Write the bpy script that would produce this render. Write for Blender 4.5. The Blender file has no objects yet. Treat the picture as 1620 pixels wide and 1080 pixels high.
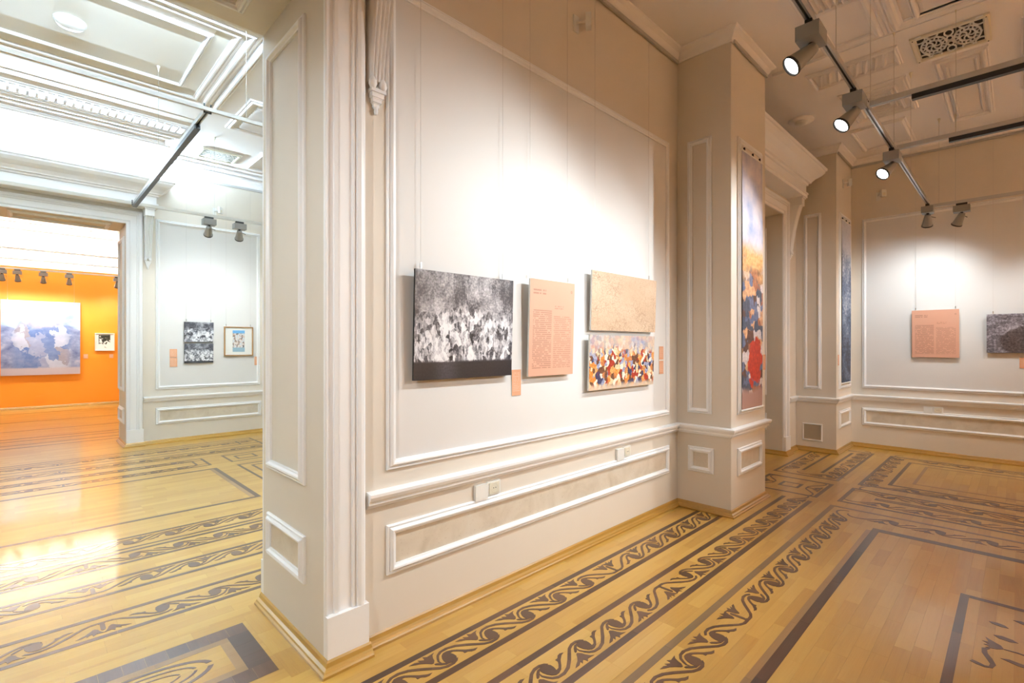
import bpy, math, random
from mathutils import Vector, Matrix

random.seed(7)
scene = bpy.context.scene
COL = scene.collection

# ------------------------------------------------------------------ camera
cam_data = bpy.data.cameras.new('camera')
cam = bpy.data.objects.new('camera', cam_data)
COL.objects.link(cam)
cam_data.sensor_width = 36.0
cam_data.lens = 786.4 / 1620 * 36.0
cam_data.shift_y = 6.0 / 1620
cam_data.clip_start = 0.05
cam.location = (0, 0, 1.5)
cam.rotation_euler = (math.radians(90), 0, math.atan2(801, 786.4) - math.radians(90))
scene.camera = cam

# ------------------------------------------------------------------ world, exposure
world = bpy.data.worlds.new('world')
scene.world = world
world.use_nodes = True
world.node_tree.nodes['Background'].inputs[0].default_value = (0.75, 0.85, 1.0, 1)
world.node_tree.nodes['Background'].inputs[1].default_value = 0.3
scene.view_settings.view_transform = 'Standard'
scene.view_settings.look = 'None'
scene.view_settings.gamma = 1.0
scene.view_settings.use_curve_mapping = False
scene.view_settings.exposure = 0.2

# light levels of the lamps in each room
P_SPOT = 165.0        # track spots of the near room
P_SPOT_FAR = 60.0    # track spots of the rooms beyond
P_FLOOR_FILL_L = 60.0      # added unseen fill lamps turned down to the white room floor
P_STRIP_L = 2300.0     # light strips on the door hoods, middle room, one of them added
P_STRIP_FILL_O = 500.0     # added strip on the orange room side hood
C_SPOT = (0.86, 0.955, 1.0)
C_WARM_FILL = (1.0, 0.64, 0.37)     # added warm fill lamps over the rest of the near room
P_WARM_FILL = 900.0
C_STRIP = (0.60, 0.82, 1.0)

# ------------------------------------------------------------------ main planes (metres)
YW, YP = 2.255, 1.755            # picture wall, pier fronts
YW2 = 3.06                       # far face of that wall
XJ0, XJ1 = -0.43, 0.99           # door 1 opening
XD0, XD1 = 5.82, 7.38            # door 2 opening
XA0, XA1 = 4.40, 5.23            # pier 1
XB0, XR = 7.98, 8.85             # pier 2, right wall
ZS = 3.29                        # door soffit
ZC = 4.25                        # ceiling
XL, YB = -3.5, -5.0              # unseen left and back walls of the near room
LX0, LX1 = -2.74, 3.30           # middle room and orange room, sides
LY = 9.2                         # far wall of the middle room
OY0, OY1 = 9.9, 16.3             # orange room
XK0, XK1 = -0.46, 1.07           # door 3 opening (to orange room)


# ------------------------------------------------------------------ node helpers
class S:
    """A socket with arithmetic."""
    def __init__(self, nt, sock): self.nt, self.s = nt, sock
    def _m(self, op, *o):
        n = self.nt.nodes.new('ShaderNodeMath'); n.operation = op
        for i, v in enumerate((self,) + o):
            if isinstance(v, S): self.nt.links.new(v.s, n.inputs[i])
            else: n.inputs[i].default_value = v
        return S(self.nt, n.outputs[0])
    def __add__(self, o): return self._m('ADD', o)
    def __sub__(self, o): return self._m('SUBTRACT', o)
    def __mul__(self, o): return self._m('MULTIPLY', o)
    def __truediv__(self, o): return self._m('DIVIDE', o)
    def gt(self, o): return self._m('GREATER_THAN', o)
    def lt(self, o): return self._m('LESS_THAN', o)
    def fract(self): return self._m('FRACT')
    def floor(self): return self._m('FLOOR')
    def abs(self): return self._m('ABSOLUTE')
    def max(self, o): return self._m('MAXIMUM', o)
    def min(self, o): return self._m('MINIMUM', o)
    def step(self, a, b):
        n = self.nt.nodes.new('ShaderNodeMapRange'); n.interpolation_type = 'SMOOTHSTEP'
        self.nt.links.new(self.s, n.inputs['Value'])
        n.inputs['From Min'].default_value = a; n.inputs['From Max'].default_value = b
        return S(self.nt, n.outputs[0])
    def between(self, a, b): return self.gt(a) * self.lt(b)


def new_mat(name, col=(0.8, 0.8, 0.8), rough=0.5, metal=0.0, coat=0.0, coat_r=0.1, spec=0.5):
    m = bpy.data.materials.new(name); m.use_nodes = True
    b = m.node_tree.nodes['Principled BSDF']
    b.inputs['Base Color'].default_value = (*col, 1)
    b.inputs['Roughness'].default_value = rough
    b.inputs['Metallic'].default_value = metal
    b.inputs['Coat Weight'].default_value = coat
    b.inputs['Coat Roughness'].default_value = coat_r
    b.inputs['Specular IOR Level'].default_value = spec
    return m, m.node_tree, b


def texco(nt, out='Object'):
    return nt.nodes.new('ShaderNodeTexCoord').outputs[out]


def vec(nt, x, y, z=0.0):
    n = nt.nodes.new('ShaderNodeCombineXYZ')
    for i, v in enumerate((x, y, z)):
        if isinstance(v, S): nt.links.new(v.s, n.inputs[i])
        else: n.inputs[i].default_value = v
    return n.outputs[0]


def sep(nt, sock):
    n = nt.nodes.new('ShaderNodeSeparateXYZ'); nt.links.new(sock, n.inputs[0])
    return [S(nt, o) for o in n.outputs]


def noise(nt, v, scale, detail=3.0, rough=0.5, dist=0.0):
    n = nt.nodes.new('ShaderNodeTexNoise')
    nt.links.new(v, n.inputs['Vector'])
    n.inputs['Scale'].default_value = scale; n.inputs['Detail'].default_value = detail
    n.inputs['Roughness'].default_value = rough; n.inputs['Distortion'].default_value = dist
    return S(nt, n.outputs[0]), n


def voro(nt, v, scale, feature='F1'):
    n = nt.nodes.new('ShaderNodeTexVoronoi'); n.feature = feature
    nt.links.new(v, n.inputs['Vector']); n.inputs['Scale'].default_value = scale
    return n


def ramp(nt, fac, stops, interp='LINEAR'):
    n = nt.nodes.new('ShaderNodeValToRGB'); n.color_ramp.interpolation = interp
    while len(n.color_ramp.elements) < len(stops): n.color_ramp.elements.new(0.5)
    for e, (p, c) in zip(n.color_ramp.elements, stops):
        e.position = p; e.color = (*c, 1)
    nt.links.new(fac.s if isinstance(fac, S) else fac, n.inputs[0])
    return n.outputs[0]


def mixc(nt, fac, a, b, mode='MIX'):
    n = nt.nodes.new('ShaderNodeMix'); n.data_type = 'RGBA'; n.blend_type = mode
    for i, v in ((0, fac), (6, a), (7, b)):
        if isinstance(v, S): nt.links.new(v.s, n.inputs[i])
        elif isinstance(v, (int, float)): n.inputs[i].default_value = v
        elif isinstance(v, tuple): n.inputs[i].default_value = (*v, 1)
        else: nt.links.new(v, n.inputs[i])
    return n.outputs[2]


def bump(nt, b, h, strength=0.1, dist=0.01):
    n = nt.nodes.new('ShaderNodeBump'); n.inputs['Strength'].default_value = strength
    n.inputs['Distance'].default_value = dist
    nt.links.new(h.s if isinstance(h, S) else h, n.inputs['Height'])
    nt.links.new(n.outputs[0], b.inputs['Normal'])


M = {}


def paint(key, col, rough=0.55, var=0.03, bmp=0.04):
    m, nt, b = new_mat(key, col, rough)
    v = texco(nt)
    f, _ = noise(nt, v, 1.3, 4)
    c = mixc(nt, f, tuple(max(0, x - var) for x in col), tuple(min(1, x + var) for x in col))
    nt.links.new(c, b.inputs['Base Color'])
    g, _ = noise(nt, v, 160, 2)
    bump(nt, b, g, bmp, 0.004)
    M[key] = m


paint('wall_paint', (0.72, 0.655, 0.565))
paint('panel_paint', (0.73, 0.71, 0.685))
paint('trim_paint', (0.90, 0.89, 0.885), 0.35, 0.015, 0.01)
paint('orange_paint', (0.90, 0.30, 0.008), 0.55, 0.02)
paint('ceiling_paint', (0.88, 0.855, 0.85), 0.6, 0.015)
paint('ceiling_field', (0.78, 0.75, 0.69), 0.6, 0.015)
paint('plastic_white', (0.80, 0.79, 0.75), 0.3, 0.01, 0.0)
paint('plastic_cream', (0.74, 0.69, 0.56), 0.35, 0.01, 0.0)
paint('lamp_grey', (0.27, 0.26, 0.245), 0.4, 0.01, 0.0)
paint('black_plastic', (0.012, 0.012, 0.013), 0.4, 0.002, 0.0)
paint('cavity_dark', (0.045, 0.038, 0.03), 0.9, 0.003, 0.0)
paint('hatch_glass', (0.38, 0.32, 0.24), 0.25, 0.02, 0.0)
m, nt, b = new_mat('aluminium', (0.52, 0.51, 0.50), 0.35, 0.8)
f, _ = noise(nt, texco(nt), 40, 2); nt.links.new((f * 0.15 + 0.28).s, b.inputs['Roughness']); M['aluminium'] = m
m, nt, b = new_mat('bright_metal', (0.7, 0.7, 0.7), 0.25, 1.0)
f, _ = noise(nt, texco(nt), 40, 2); nt.links.new((f * 0.1 + 0.2).s, b.inputs['Roughness']); M['bright_metal'] = m
m, nt, b = new_mat('wire_steel', (0.55, 0.52, 0.48), 0.4, 0.3)
f, _ = noise(nt, texco(nt), 90, 2); nt.links.new((f * 0.1 + 0.35).s, b.inputs['Roughness']); M['wire_steel'] = m

# beige stone of the dado inserts
m, nt, b = new_mat('stone_insert', (0.6, 0.5, 0.38), 0.35)
v = texco(nt)
f1, _ = noise(nt, v, 5, 5, 0.6, 0.6); f2, _ = noise(nt, v, 75, 3, 0.7)
c = ramp(nt, f1, [(0.3, (0.56, 0.48, 0.37)), (0.55, (0.66, 0.585, 0.475)), (0.75, (0.70, 0.64, 0.54))])
c = mixc(nt, f2.step(0.60, 0.72) * 0.45, c, (0.38, 0.29, 0.19))
nt.links.new(c, b.inputs['Base Color']); M['stone_insert'] = m


def wood(key, stops, rough, coat, coat_r, grain=1.0, axis='X'):
    m, nt, b = new_mat(key, (0.5, 0.3, 0.1), rough, 0, coat, coat_r)
    g = nt.nodes.new('ShaderNodeNewGeometry'); oi = nt.nodes.new('ShaderNodeObjectInfo')
    rnd = (S(nt, g.outputs['Random Per Island']) + S(nt, oi.outputs['Random'])).fract()
    x, y, z = sep(nt, texco(nt))
    if axis == 'Y': x, y = y, x
    v = vec(nt, x * 1.6 + rnd * 40.0, y * 26.0 + rnd * 17.0, z * 26.0)
    f, _ = noise(nt, v, 1.0, 5, 0.6, 1.2)
    v2 = vec(nt, x * 6.0 + rnd * 40.0, y * 260.0, z * 260.0)
    f2, _ = noise(nt, v2, 1.0, 2)
    fac = rnd * 0.5 + (f - 0.5) * 0.5 * grain + (f2 - 0.5) * 0.25 * grain + 0.25
    nt.links.new(ramp(nt, fac, stops), b.inputs['Base Color'])
    M[key] = m


OAK = [(0.0, (0.40, 0.20, 0.034)), (0.3, (0.50, 0.275, 0.050)), (0.6, (0.56, 0.325, 0.066)), (1.0, (0.62, 0.385, 0.095))]
wood('oak_boards', OAK, 0.32, 0.5, 0.08)
wood('oak_boards_cross', OAK, 0.32, 0.5, 0.08, axis='Y')
wood('walnut_inlay', [(0.0, (0.035, 0.014, 0.006)), (0.5, (0.075, 0.030, 0.012)), (1.0, (0.15, 0.062, 0.024))], 0.32, 0.5, 0.08)
wood('walnut_inlay_cross', [(0.0, (0.035, 0.014, 0.006)), (0.5, (0.075, 0.030, 0.012)), (1.0, (0.15, 0.062, 0.024))], 0.32, 0.5, 0.08, axis='Y')
wood('grey_walnut', [(0.0, (0.13, 0.075, 0.032)), (0.5, (0.20, 0.12, 0.05)), (1.0, (0.27, 0.165, 0.07))], 0.32, 0.5, 0.08)
wood('brown_inlay', [(0.0, (0.24, 0.13, 0.045)), (0.5, (0.32, 0.18, 0.065)), (1.0, (0.42, 0.25, 0.10))], 0.32, 0.5, 0.08)
wood('scroll_walnut', [(0.0, (0.06, 0.024, 0.010)), (0.5, (0.10, 0.040, 0.016)), (1.0, (0.15, 0.065, 0.026))], 0.32, 0.5, 0.08, 0.6)
wood('baseboard_oak', [(0.0, (0.34, 0.17, 0.028)), (0.5, (0.43, 0.235, 0.042)), (1.0, (0.50, 0.29, 0.06))], 0.28, 0.5, 0.1, 0.8)
wood('frame_oak', [(0.0, (0.30, 0.15, 0.05)), (0.5, (0.38, 0.20, 0.07)), (1.0, (0.46, 0.26, 0.1))], 0.4, 0.2, 0.2, 0.8)

def emis(key, col, strength):
    m, nt, b = new_mat(key, (0.9, 0.9, 0.9), 0.3)
    v = texco(nt); f, _ = noise(nt, v, 30, 1)
    nt.links.new(mixc(nt, f, col, tuple(min(1, c * 1.04) for c in col)), b.inputs['Emission Color'])
    b.inputs['Emission Strength'].default_value = strength
    M[key] = m
emis('lens_glow', (1.0, 0.985, 0.97), 14.0)
emis('strip_glow', (0.92, 0.97, 1.0), 8.0)
m, nt, b = new_mat('opal_glass', (0.85, 0.86, 0.87), 0.25)
f, _ = noise(nt, texco(nt), 9, 2); nt.links.new((f * 0.05 + 0.22).s, b.inputs['Roughness']); M['opal_glass'] = m


# ------------------------------------------------------------------ prints
def print_mat(key, fn, rough=0.35):
    m, nt, b = new_mat(key, (0.5, 0.5, 0.5), rough)
    x, _, y = sep(nt, texco(nt, 'Generated'))
    nt.links.new(fn(nt, x, y), b.inputs['Base Color'])
    M[key] = m


def crowd(nt, x, y, sx, sy, seed, dist=0.25):
    """cells like an upright throng of patches; returns per-cell random value and cell edge distance"""
    n1, _ = noise(nt, vec(nt, x * 9.0 + seed, y * 9.0, seed), 1.0, 3)
    n2, _ = noise(nt, vec(nt, x * 9.0 - seed, y * 9.0 + 7.0, seed), 1.0, 3)
    v = vec(nt, x * sx + (n1 - 0.5) * (dist * 8), y * sy + (n2 - 0.5) * (dist * 5), seed)
    vn = voro(nt, v, 1.0)
    r = sep(nt, vn.outputs['Color'])[0]
    return r, S(nt, vn.outputs['Distance'])


GREYS = [(0.0, (0.008, 0.008, 0.012)), (0.3, (0.07, 0.07, 0.085)), (0.5, (0.30, 0.30, 0.33)), (0.72, (0.62, 0.62, 0.66)), (1.0, (0.86, 0.86, 0.88))]
PAL = [(0.0, (0.05, 0.06, 0.16)), (0.12, (0.70, 0.30, 0.07)), (0.25, (0.76, 0.62, 0.45)), (0.4, (0.40, 0.05, 0.03)),
       (0.5, (0.72, 0.42, 0.16)), (0.62, (0.30, 0.38, 0.58)), (0.74, (0.82, 0.78, 0.70)), (0.86, (0.16, 0.08, 0.05)), (0.94, (0.55, 0.24, 0.10))]


def mono_board(nt, x, y, seed=3.0, base=0.17, sx=24.0, sy=9.0):
    r, d = crowd(nt, x, y, sx, sy, seed)
    r2, d2 = crowd(nt, x, y, sx * 2.1, sy * 2.4, seed + 4.0)
    big, _ = noise(nt, vec(nt, x * 3.4 + seed, y * 2.6, seed), 1.0, 4, 0.6, 0.9)
    fine, _ = noise(nt, vec(nt, x * 60.0, y * 46.0, seed), 1.0, 3, 0.65)
    low = (y + (big - 0.5) * 0.5).step(0.75, 0.5)
    g = (r * 0.6 + r2 * 0.4) * (low * 0.75 + 0.15) + big * (low * -0.35 + 0.85) + (fine - 0.5) * 0.5 - 0.1
    g = (g - 0.5) * 1.5 + 0.52
    g = g * (x.step(-0.1, 0.3) * 0.35 + 0.65) * (x.step(1.1, 0.8) * 0.35 + 0.65)
    if base: g = g * y.step(base - 0.02, base + 0.015) + (fine * 0.12 + (x - 0.3).abs().step(0.16, 0.0) * fine * 0.35) * y.lt(base)
    return ramp(nt, g, GREYS)


def sketch_board(nt, x, y):
    c0, _ = noise(nt, vec(nt, x * 2.0, y * 2.0), 1.0, 4)
    paper = ramp(nt, c0, [(0.3, (0.53, 0.37, 0.24)), (0.7, (0.64, 0.48, 0.34))])
    tot = None
    for i, (sc, w) in enumerate(((4.0, 0.013), (7.5, 0.02), (13, 0.03))):
        n, _ = noise(nt, vec(nt, x * (sc * 2.0) + i * 9, y * float(sc), i * 3.0), 1.0, 3, 0.6, 0.5)
        l = (n - 0.5).abs().step(w, 0.0)
        tot = l if tot is None else tot.max(l)
    dens, _ = noise(nt, vec(nt, x * 3.0, y * 2.0, 4.0), 1.0, 3)
    k = tot * ((dens - 0.30) * 3.0).max(0.0).min(1.0) * ((y * -0.5 + 1.0)) * 0.85
    k = k.max(x.between(0.015, 0.11) * y.between(0.86, 0.97) * tot * 0.8)
    return mixc(nt, k, paper, (0.20, 0.09, 0.035))


def colour_board(nt, x, y):
    r, d = crowd(nt, x, y, 30.0, 11.0, 11.0)
    fine, _ = noise(nt, vec(nt, x * 45.0, y * 30.0, 2.0), 1.0, 3, 0.65)
    c = ramp(nt, r, PAL, 'CONSTANT')
    c = mixc(nt, 0.55, c, ramp(nt, fine, [(0.25, (0.02, 0.015, 0.02)), (0.5, (0.5, 0.33, 0.2)), (0.72, (0.95, 0.88, 0.78))]), 'OVERLAY')
    sn, _ = noise(nt, vec(nt, x * 4.0, y * 3.0, 8.0), 1.0, 4)
    sky = ramp(nt, sn, [(0.3, (0.30, 0.34, 0.50)), (0.5, (0.56, 0.48, 0.42)), (0.7, (0.70, 0.60, 0.44))])
    c = mixc(nt, ((y + (sn - 0.5) * 0.6).step(0.62, 0.80)) * 0.75, c, sky)
    c = mixc(nt, y.step(0.13, 0.03) * 0.85, c, (0.66, 0.52, 0.38))
    return c


def banner_board(nt, x, y):
    sn, _ = noise(nt, vec(nt, x * 2.0, y * 9.0, 3.0), 1.0, 4, 0.55)
    c = ramp(nt, sn, [(0.3, (0.24, 0.30, 0.50)), (0.5, (0.50, 0.48, 0.58)), (0.7, (0.72, 0.64, 0.66))])
    r, d = crowd(nt, x, y, 4.6, 30.0, 5.0)
    fine, _ = noise(nt, vec(nt, x * 14.0, y * 60.0, 2.0), 1.0, 3, 0.6)
    figs = ramp(nt, r, [(0.0, (0.06, 0.08, 0.13)), (0.22, (0.60, 0.36, 0.20)), (0.4, (0.10, 0.05, 0.04)), (0.55, (0.62, 0.57, 0.58)), (0.72, (0.33, 0.13, 0.07)), (0.85, (0.12, 0.16, 0.28))], 'CONSTANT')
    figs = mixc(nt, 0.5, figs, ramp(nt, fine, [(0.3, (0.1, 0.07, 0.07)), (0.7, (0.9, 0.8, 0.75))]), 'OVERLAY')
    warm = ramp(nt, fine, [(0.3, (0.55, 0.24, 0.06)), (0.7, (0.80, 0.52, 0.24))])
    c = mixc(nt, (y + (sn - 0.5) * 0.1).step(0.68, 0.60), c, warm)
    c = mixc(nt, (y + (sn - 0.5) * 0.3).step(0.60, 0.50), c, figs)
    ex = ((x - 0.62) / 0.34); ey = ((y - 0.185) / 0.105)
    red = (ex * ex + ey * ey + (sn - 0.5) * 2.0 + (r - 0.5) * 1.1).step(1.0, 0.85)
    c = mixc(nt, red, c, ramp(nt, fine, [(0.3, (0.32, 0.015, 0.01)), (0.7, (0.60, 0.05, 0.02))]))
    c = mixc(nt, (y + (sn - 0.5) * 0.05).step(0.09, 0.06), c, (0.40, 0.24, 0.21))
    return c


def blue_banner(nt, x, y):
    sn, _ = noise(nt, vec(nt, x * 2.0, y * 7.0, 13.0), 1.0, 5, 0.6, 0.5)
    fine, _ = noise(nt, vec(nt, x * 12.0, y * 60.0, 2.0), 1.0, 3, 0.6)
    g = sn * 0.8 + (fine - 0.5) * 0.8 + (y - 0.5) * 0.3
    c = ramp(nt, g, [(0.2, (0.015, 0.025, 0.06)), (0.42, (0.10, 0.15, 0.26)), (0.6, (0.42, 0.46, 0.54)), (0.8, (0.70, 0.70, 0.72))])
    return mixc(nt, y.step(0.76, 0.86) * 0.8, c, (0.60, 0.60, 0.68))


def hills_painting(nt, x, y):
    n, _ = noise(nt, vec(nt, x * 2.2, y * 4.0, 1.0), 1.0, 5, 0.55, 0.4)
    n2, _ = noise(nt, vec(nt, x * 6.0, y * 9.0, 6.0), 1.0, 4, 0.6)
    sky = ramp(nt, n, [(0.3, (0.15, 0.165, 0.27)), (0.5, (0.33, 0.40, 0.54)), (0.68, (0.55, 0.58, 0.66))])
    glow = (((x - 0.5) * (x - 0.5)) + (y - 0.86) * (y - 0.86) + (n2 - 0.5) * 0.05).step(0.10, 0.01)
    c = mixc(nt, glow * 0.8, sky, (0.60, 0.36, 0.22))
    hill = ramp(nt, n2, [(0.3, (0.10, 0.12, 0.24)), (0.55, (0.27, 0.30, 0.44)), (0.72, (0.52, 0.46, 0.52))])
    c = mixc(nt, (y + (n - 0.5) * 0.5).step(0.66, 0.62), c, hill)
    # loose upright patches of cloth and rock colour
    r, d = crowd(nt, x, y, 6.0, 4.0, 31.0, 0.3)
    pat = ramp(nt, r, [(0.0, (0.04, 0.11, 0.30)), (0.3, (0.30, 0.31, 0.42)), (0.5, (0.56, 0.55, 0.60)), (0.65, (0.34, 0.26, 0.23)), (0.8, (0.10, 0.16, 0.34))], 'CONSTANT')
    zone = (x - 0.5).abs().step(0.42, 0.28) * (y + (n - 0.5) * 0.3).step(0.72, 0.60)
    c = mixc(nt, zone * 0.65, c, pat)
    return mixc(nt, (y + (n2 - 0.5) * 0.03).step(0.11, 0.08), c, (0.48, 0.40, 0.42))


def cave_board(nt, x, y):
    n, _ = noise(nt, vec(nt, x * 5.0, y * 4.0, 3.0), 1.0, 5, 0.65, 0.8)
    f, _ = noise(nt, vec(nt, x * 34.0, y * 20.0, 3.0), 1.0, 4, 0.7)
    a = (x - 0.52) / 0.36; bb = (y - 0.30) / 0.42
    mound = (a * a + bb * bb + (n - 0.5) * 0.7).step(1.0, 0.8)
    g = n * 0.75 + (f - 0.5) * 0.75 + y * 0.1
    c = ramp(nt, g, [(0.2, (0.03, 0.025, 0.03)), (0.42, (0.17, 0.155, 0.175)), (0.6, (0.44, 0.42, 0.48)), (0.8, (0.75, 0.74, 0.80))])
    return mixc(nt, mound * 0.8, c, ramp(nt, f, [(0.3, (0.02, 0.017, 0.016)), (0.75, (0.16, 0.12, 0.12))]))


def poster_print(nt, x, y):
    r, d = crowd(nt, x, y, 9.0, 12.0, 21.0)
    f, _ = noise(nt, vec(nt, x * 16.0, y * 24.0, 3.0), 1.0, 3, 0.7)
    c = ramp(nt, (r * 0.6 + f * 0.5), [(0.2, (0.09, 0.09, 0.10)), (0.4, (0.42, 0.30, 0.24)), (0.55, (0.72, 0.62, 0.55)), (0.75, (0.62, 0.66, 0.70))])
    c = mixc(nt, y.gt(0.86), c, (0.16, 0.42, 0.72))
    return mixc(nt, y.lt(0.20), c, ramp(nt, f, [(0.3, (0.25, 0.40, 0.50)), (0.7, (0.36, 0.50, 0.58))]))


def blot_print(nt, x, y):
    n, _ = noise(nt, vec(nt, x * 5.0, y * 5.0, 9.0), 1.0, 5, 0.65, 0.6)
    inside = x.between(0.16, 0.80) * y.between(0.14, 0.93)
    k = (n + (y - 0.5) * 0.35).step(0.47, 0.52) * inside
    return mixc(nt, k, (0.84, 0.80, 0.70), (0.03, 0.028, 0.015))


def text_rows(nt, x, y, x0, x1, y0, y1, rows, seed, cpl=46.0):
    yy = (y - y0) * (rows / (y1 - y0))
    line = yy.floor()
    wn = nt.nodes.new('ShaderNodeTexWhiteNoise'); wn.noise_dimensions = '2D'
    nt.links.new(vec(nt, (x * cpl + line * 3.7).floor(), line + seed), wn.inputs['Vector'])
    word = S(nt, wn.outputs['Value']).gt(0.2)
    fine, _ = noise(nt, vec(nt, x * (cpl * 3), yy * 2.0, seed), 1.0, 1)
    return yy.fract().between(0.25, 0.75) * word * (fine * 1.2 + 0.15).min(1.0) * x.between(x0, x1) * y.between(y0, y1)


def text_board(nt, x, y):
    k = text_rows(nt, x, y, 0.07, 0.475, 0.075, 0.69, 30, 1.0)
    k = k.max(text_rows(nt, x, y, 0.52, 0.93, 0.075, 0.635, 27, 5.0) * 0.75)
    k = k.max(text_rows(nt, x, y, 0.07, 0.34, 0.84, 0.905, 2, 9.0, 60.0))
    k = k.max(text_rows(nt, x, y, 0.54, 0.74, 0.70, 0.745, 2, 13.0, 60.0) * 0.8)
    d = (x - 0.925).abs() / 0.018 ; e = (y - 0.90).abs() / 0.014
    ring = (d * d + e * e)
    k = k.max(ring.between(0.25, 1.0) * 0.8)
    n, _ = noise(nt, vec(nt, x, y), 2.0, 2)
    base = mixc(nt, n, (0.66, 0.345, 0.235), (0.70, 0.385, 0.265))
    return mixc(nt, k * 0.62, base, (0.16, 0.06, 0.035))


def label_board(nt, x, y):
    k = text_rows(nt, x, y, 0.12, 0.86, 0.15, 0.90, 11, 3.0, 12.0)
    n, _ = noise(nt, vec(nt, x, y), 2.0, 2)
    base = mixc(nt, n, (0.70, 0.34, 0.19), (0.74, 0.38, 0.22))
    return mixc(nt, k * 0.5, base, (0.85, 0.62, 0.48))


print_mat('print_crowd_mono', lambda nt, x, y: mono_board(nt, x, y))
print_mat('print_sketch', sketch_board, 0.6)
print_mat('print_crowd_colour', colour_board)
print_mat('print_banner', banner_board, 0.5)
print_mat('print_blue_banner', blue_banner, 0.5)
print_mat('print_hills', hills_painting, 0.5)
print_mat('print_cave', cave_board)
print_mat('print_poster', poster_print)
print_mat('print_blot', blot_print)
print_mat('print_mono_upper', lambda nt, x, y: mono_board(nt, x, y, 17.0, 0.0, 8.0, 6.0))
print_mat('print_mono_lower', lambda nt, x, y: mono_board(nt, x, y, 29.0, 0.10, 14.0, 8.0))
print_mat('print_text', text_board, 0.6)
print_mat('print_label', label_board, 0.6)


# ------------------------------------------------------------------ mesh helpers
class MB:
    def __init__(self): self.v, self.f = [], []
    def add(self, vs, fs):
        o = len(self.v); self.v += [tuple(p) for p in vs]; self.f += [tuple(i + o for i in f) for f in fs]; return self
    def box(self, x0, x1, y0, y1, z0, z1):
        vs = [(x, y, z) for z in (z0, z1) for y in (y0, y1) for x in (x0, x1)]
        return self.add(vs, [(0, 2, 3, 1), (4, 5, 7, 6), (0, 1, 5, 4), (2, 6, 7, 3), (0, 4, 6, 2), (1, 3, 7, 5)])
    def cyl(self, p, q, r0, r1=None, n=12, cap=True):
        r1 = r0 if r1 is None else r1
        p, q = Vector(p), Vector(q); a = (q - p).normalized()
        u = a.orthogonal().normalized(); w = a.cross(u)
        vs = [c + (u * math.cos(t) + w * math.sin(t)) * r for c, r in ((p, r0), (q, r1)) for t in [2 * math.pi * i / n for i in range(n)]]
        fs = [(i, (i + 1) % n, n + (i + 1) % n, n + i) for i in range(n)]
        if cap: fs += [tuple(range(n))[::-1], tuple(range(n, 2 * n))]
        return self.add(vs, fs)
    def lathe(self, prof, n=20, mat=None):
        """profile of (r, z) about local z"""
        vs, fs = [], []
        for r, z in prof:
            for i in range(n):
                t = 2 * math.pi * i / n; vs.append((r * math.cos(t), r * math.sin(t), z))
        for k in range(len(prof) - 1):
            for i in range(n):
                j = (i + 1) % n; fs.append((k * n + i, k * n + j, (k + 1) * n + j, (k + 1) * n + i))
        if mat: vs = [mat @ Vector(p) for p in vs]
        return self.add(vs, fs)
    def poly(self, pts, z0, z1):
        """flat polygon, extruded from z0 to z1"""
        n = len(pts)
        a = sum(pts[i][0] * pts[(i + 1) % n][1] - pts[(i + 1) % n][0] * pts[i][1] for i in range(n))
        if a < 0: pts = pts[::-1]
        vs = [(x, y, z1) for x, y in pts] + [(x, y, z0) for x, y in pts]
        return self.add(vs, [tuple(range(n))] + [(i, n + i, n + (i + 1) % n, (i + 1) % n) for i in range(n)])
    def mesh(self, name, mats, smooth=False):
        me = bpy.data.meshes.new(name); me.from_pydata(self.v, [], self.f); me.update()
        for k in (mats if isinstance(mats, (list, tuple)) else [mats]): me.materials.append(M[k])
        if smooth:
            for p in me.polygons: p.use_smooth = True
        return me
    def build(self, name, mat, parent=None, smooth=False):
        return put(name, self.mesh(name, mat, smooth), parent)


def put(name, me, parent=None, loc=(0, 0, 0), rot=(0, 0, 0)):
    o = bpy.data.objects.new(name, me); COL.objects.link(o)
    o.parent = parent; o.location = loc; o.rotation_euler = rot
    return o


def fix_normals(o):
    import bmesh
    bm = bmesh.new(); bm.from_mesh(o.data); bmesh.ops.recalc_face_normals(bm, faces=bm.faces); bm.to_mesh(o.data); bm.free()
    return o


def struct(o):
    o['kind'] = 'structure'; return o


def thing(name, label, cat, loc=(0, 0, 0), rotz=0.0, group=None):
    o = bpy.data.objects.new(name, None); COL.objects.link(o)
    o.empty_display_size = 0.05
    o.location = loc; o.rotation_euler = (0, 0, rotz)
    o['label'] = label; o['category'] = cat
    if group: o['group'] = group
    return o


def empty_struct(name):
    o = bpy.data.objects.new(name, None); COL.objects.link(o); o['kind'] = 'structure'; return o


# moulding profile across its width: (0 outer .. 1 inner, height)
P_FRAME = [(0.0, 0.0), (0.0, 0.010), (0.10, 0.015), (0.22, 0.015), (0.30, 0.010), (0.40, 0.021), (0.55, 0.027), (0.72, 0.025), (0.86, 0.014), (1.0, 0.012), (1.0, 0.0)]
P_FLAT = [(0.0, 0.0), (0.0, 0.02), (0.25, 0.028), (0.75, 0.028), (1.0, 0.014), (1.0, 0.0)]


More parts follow.
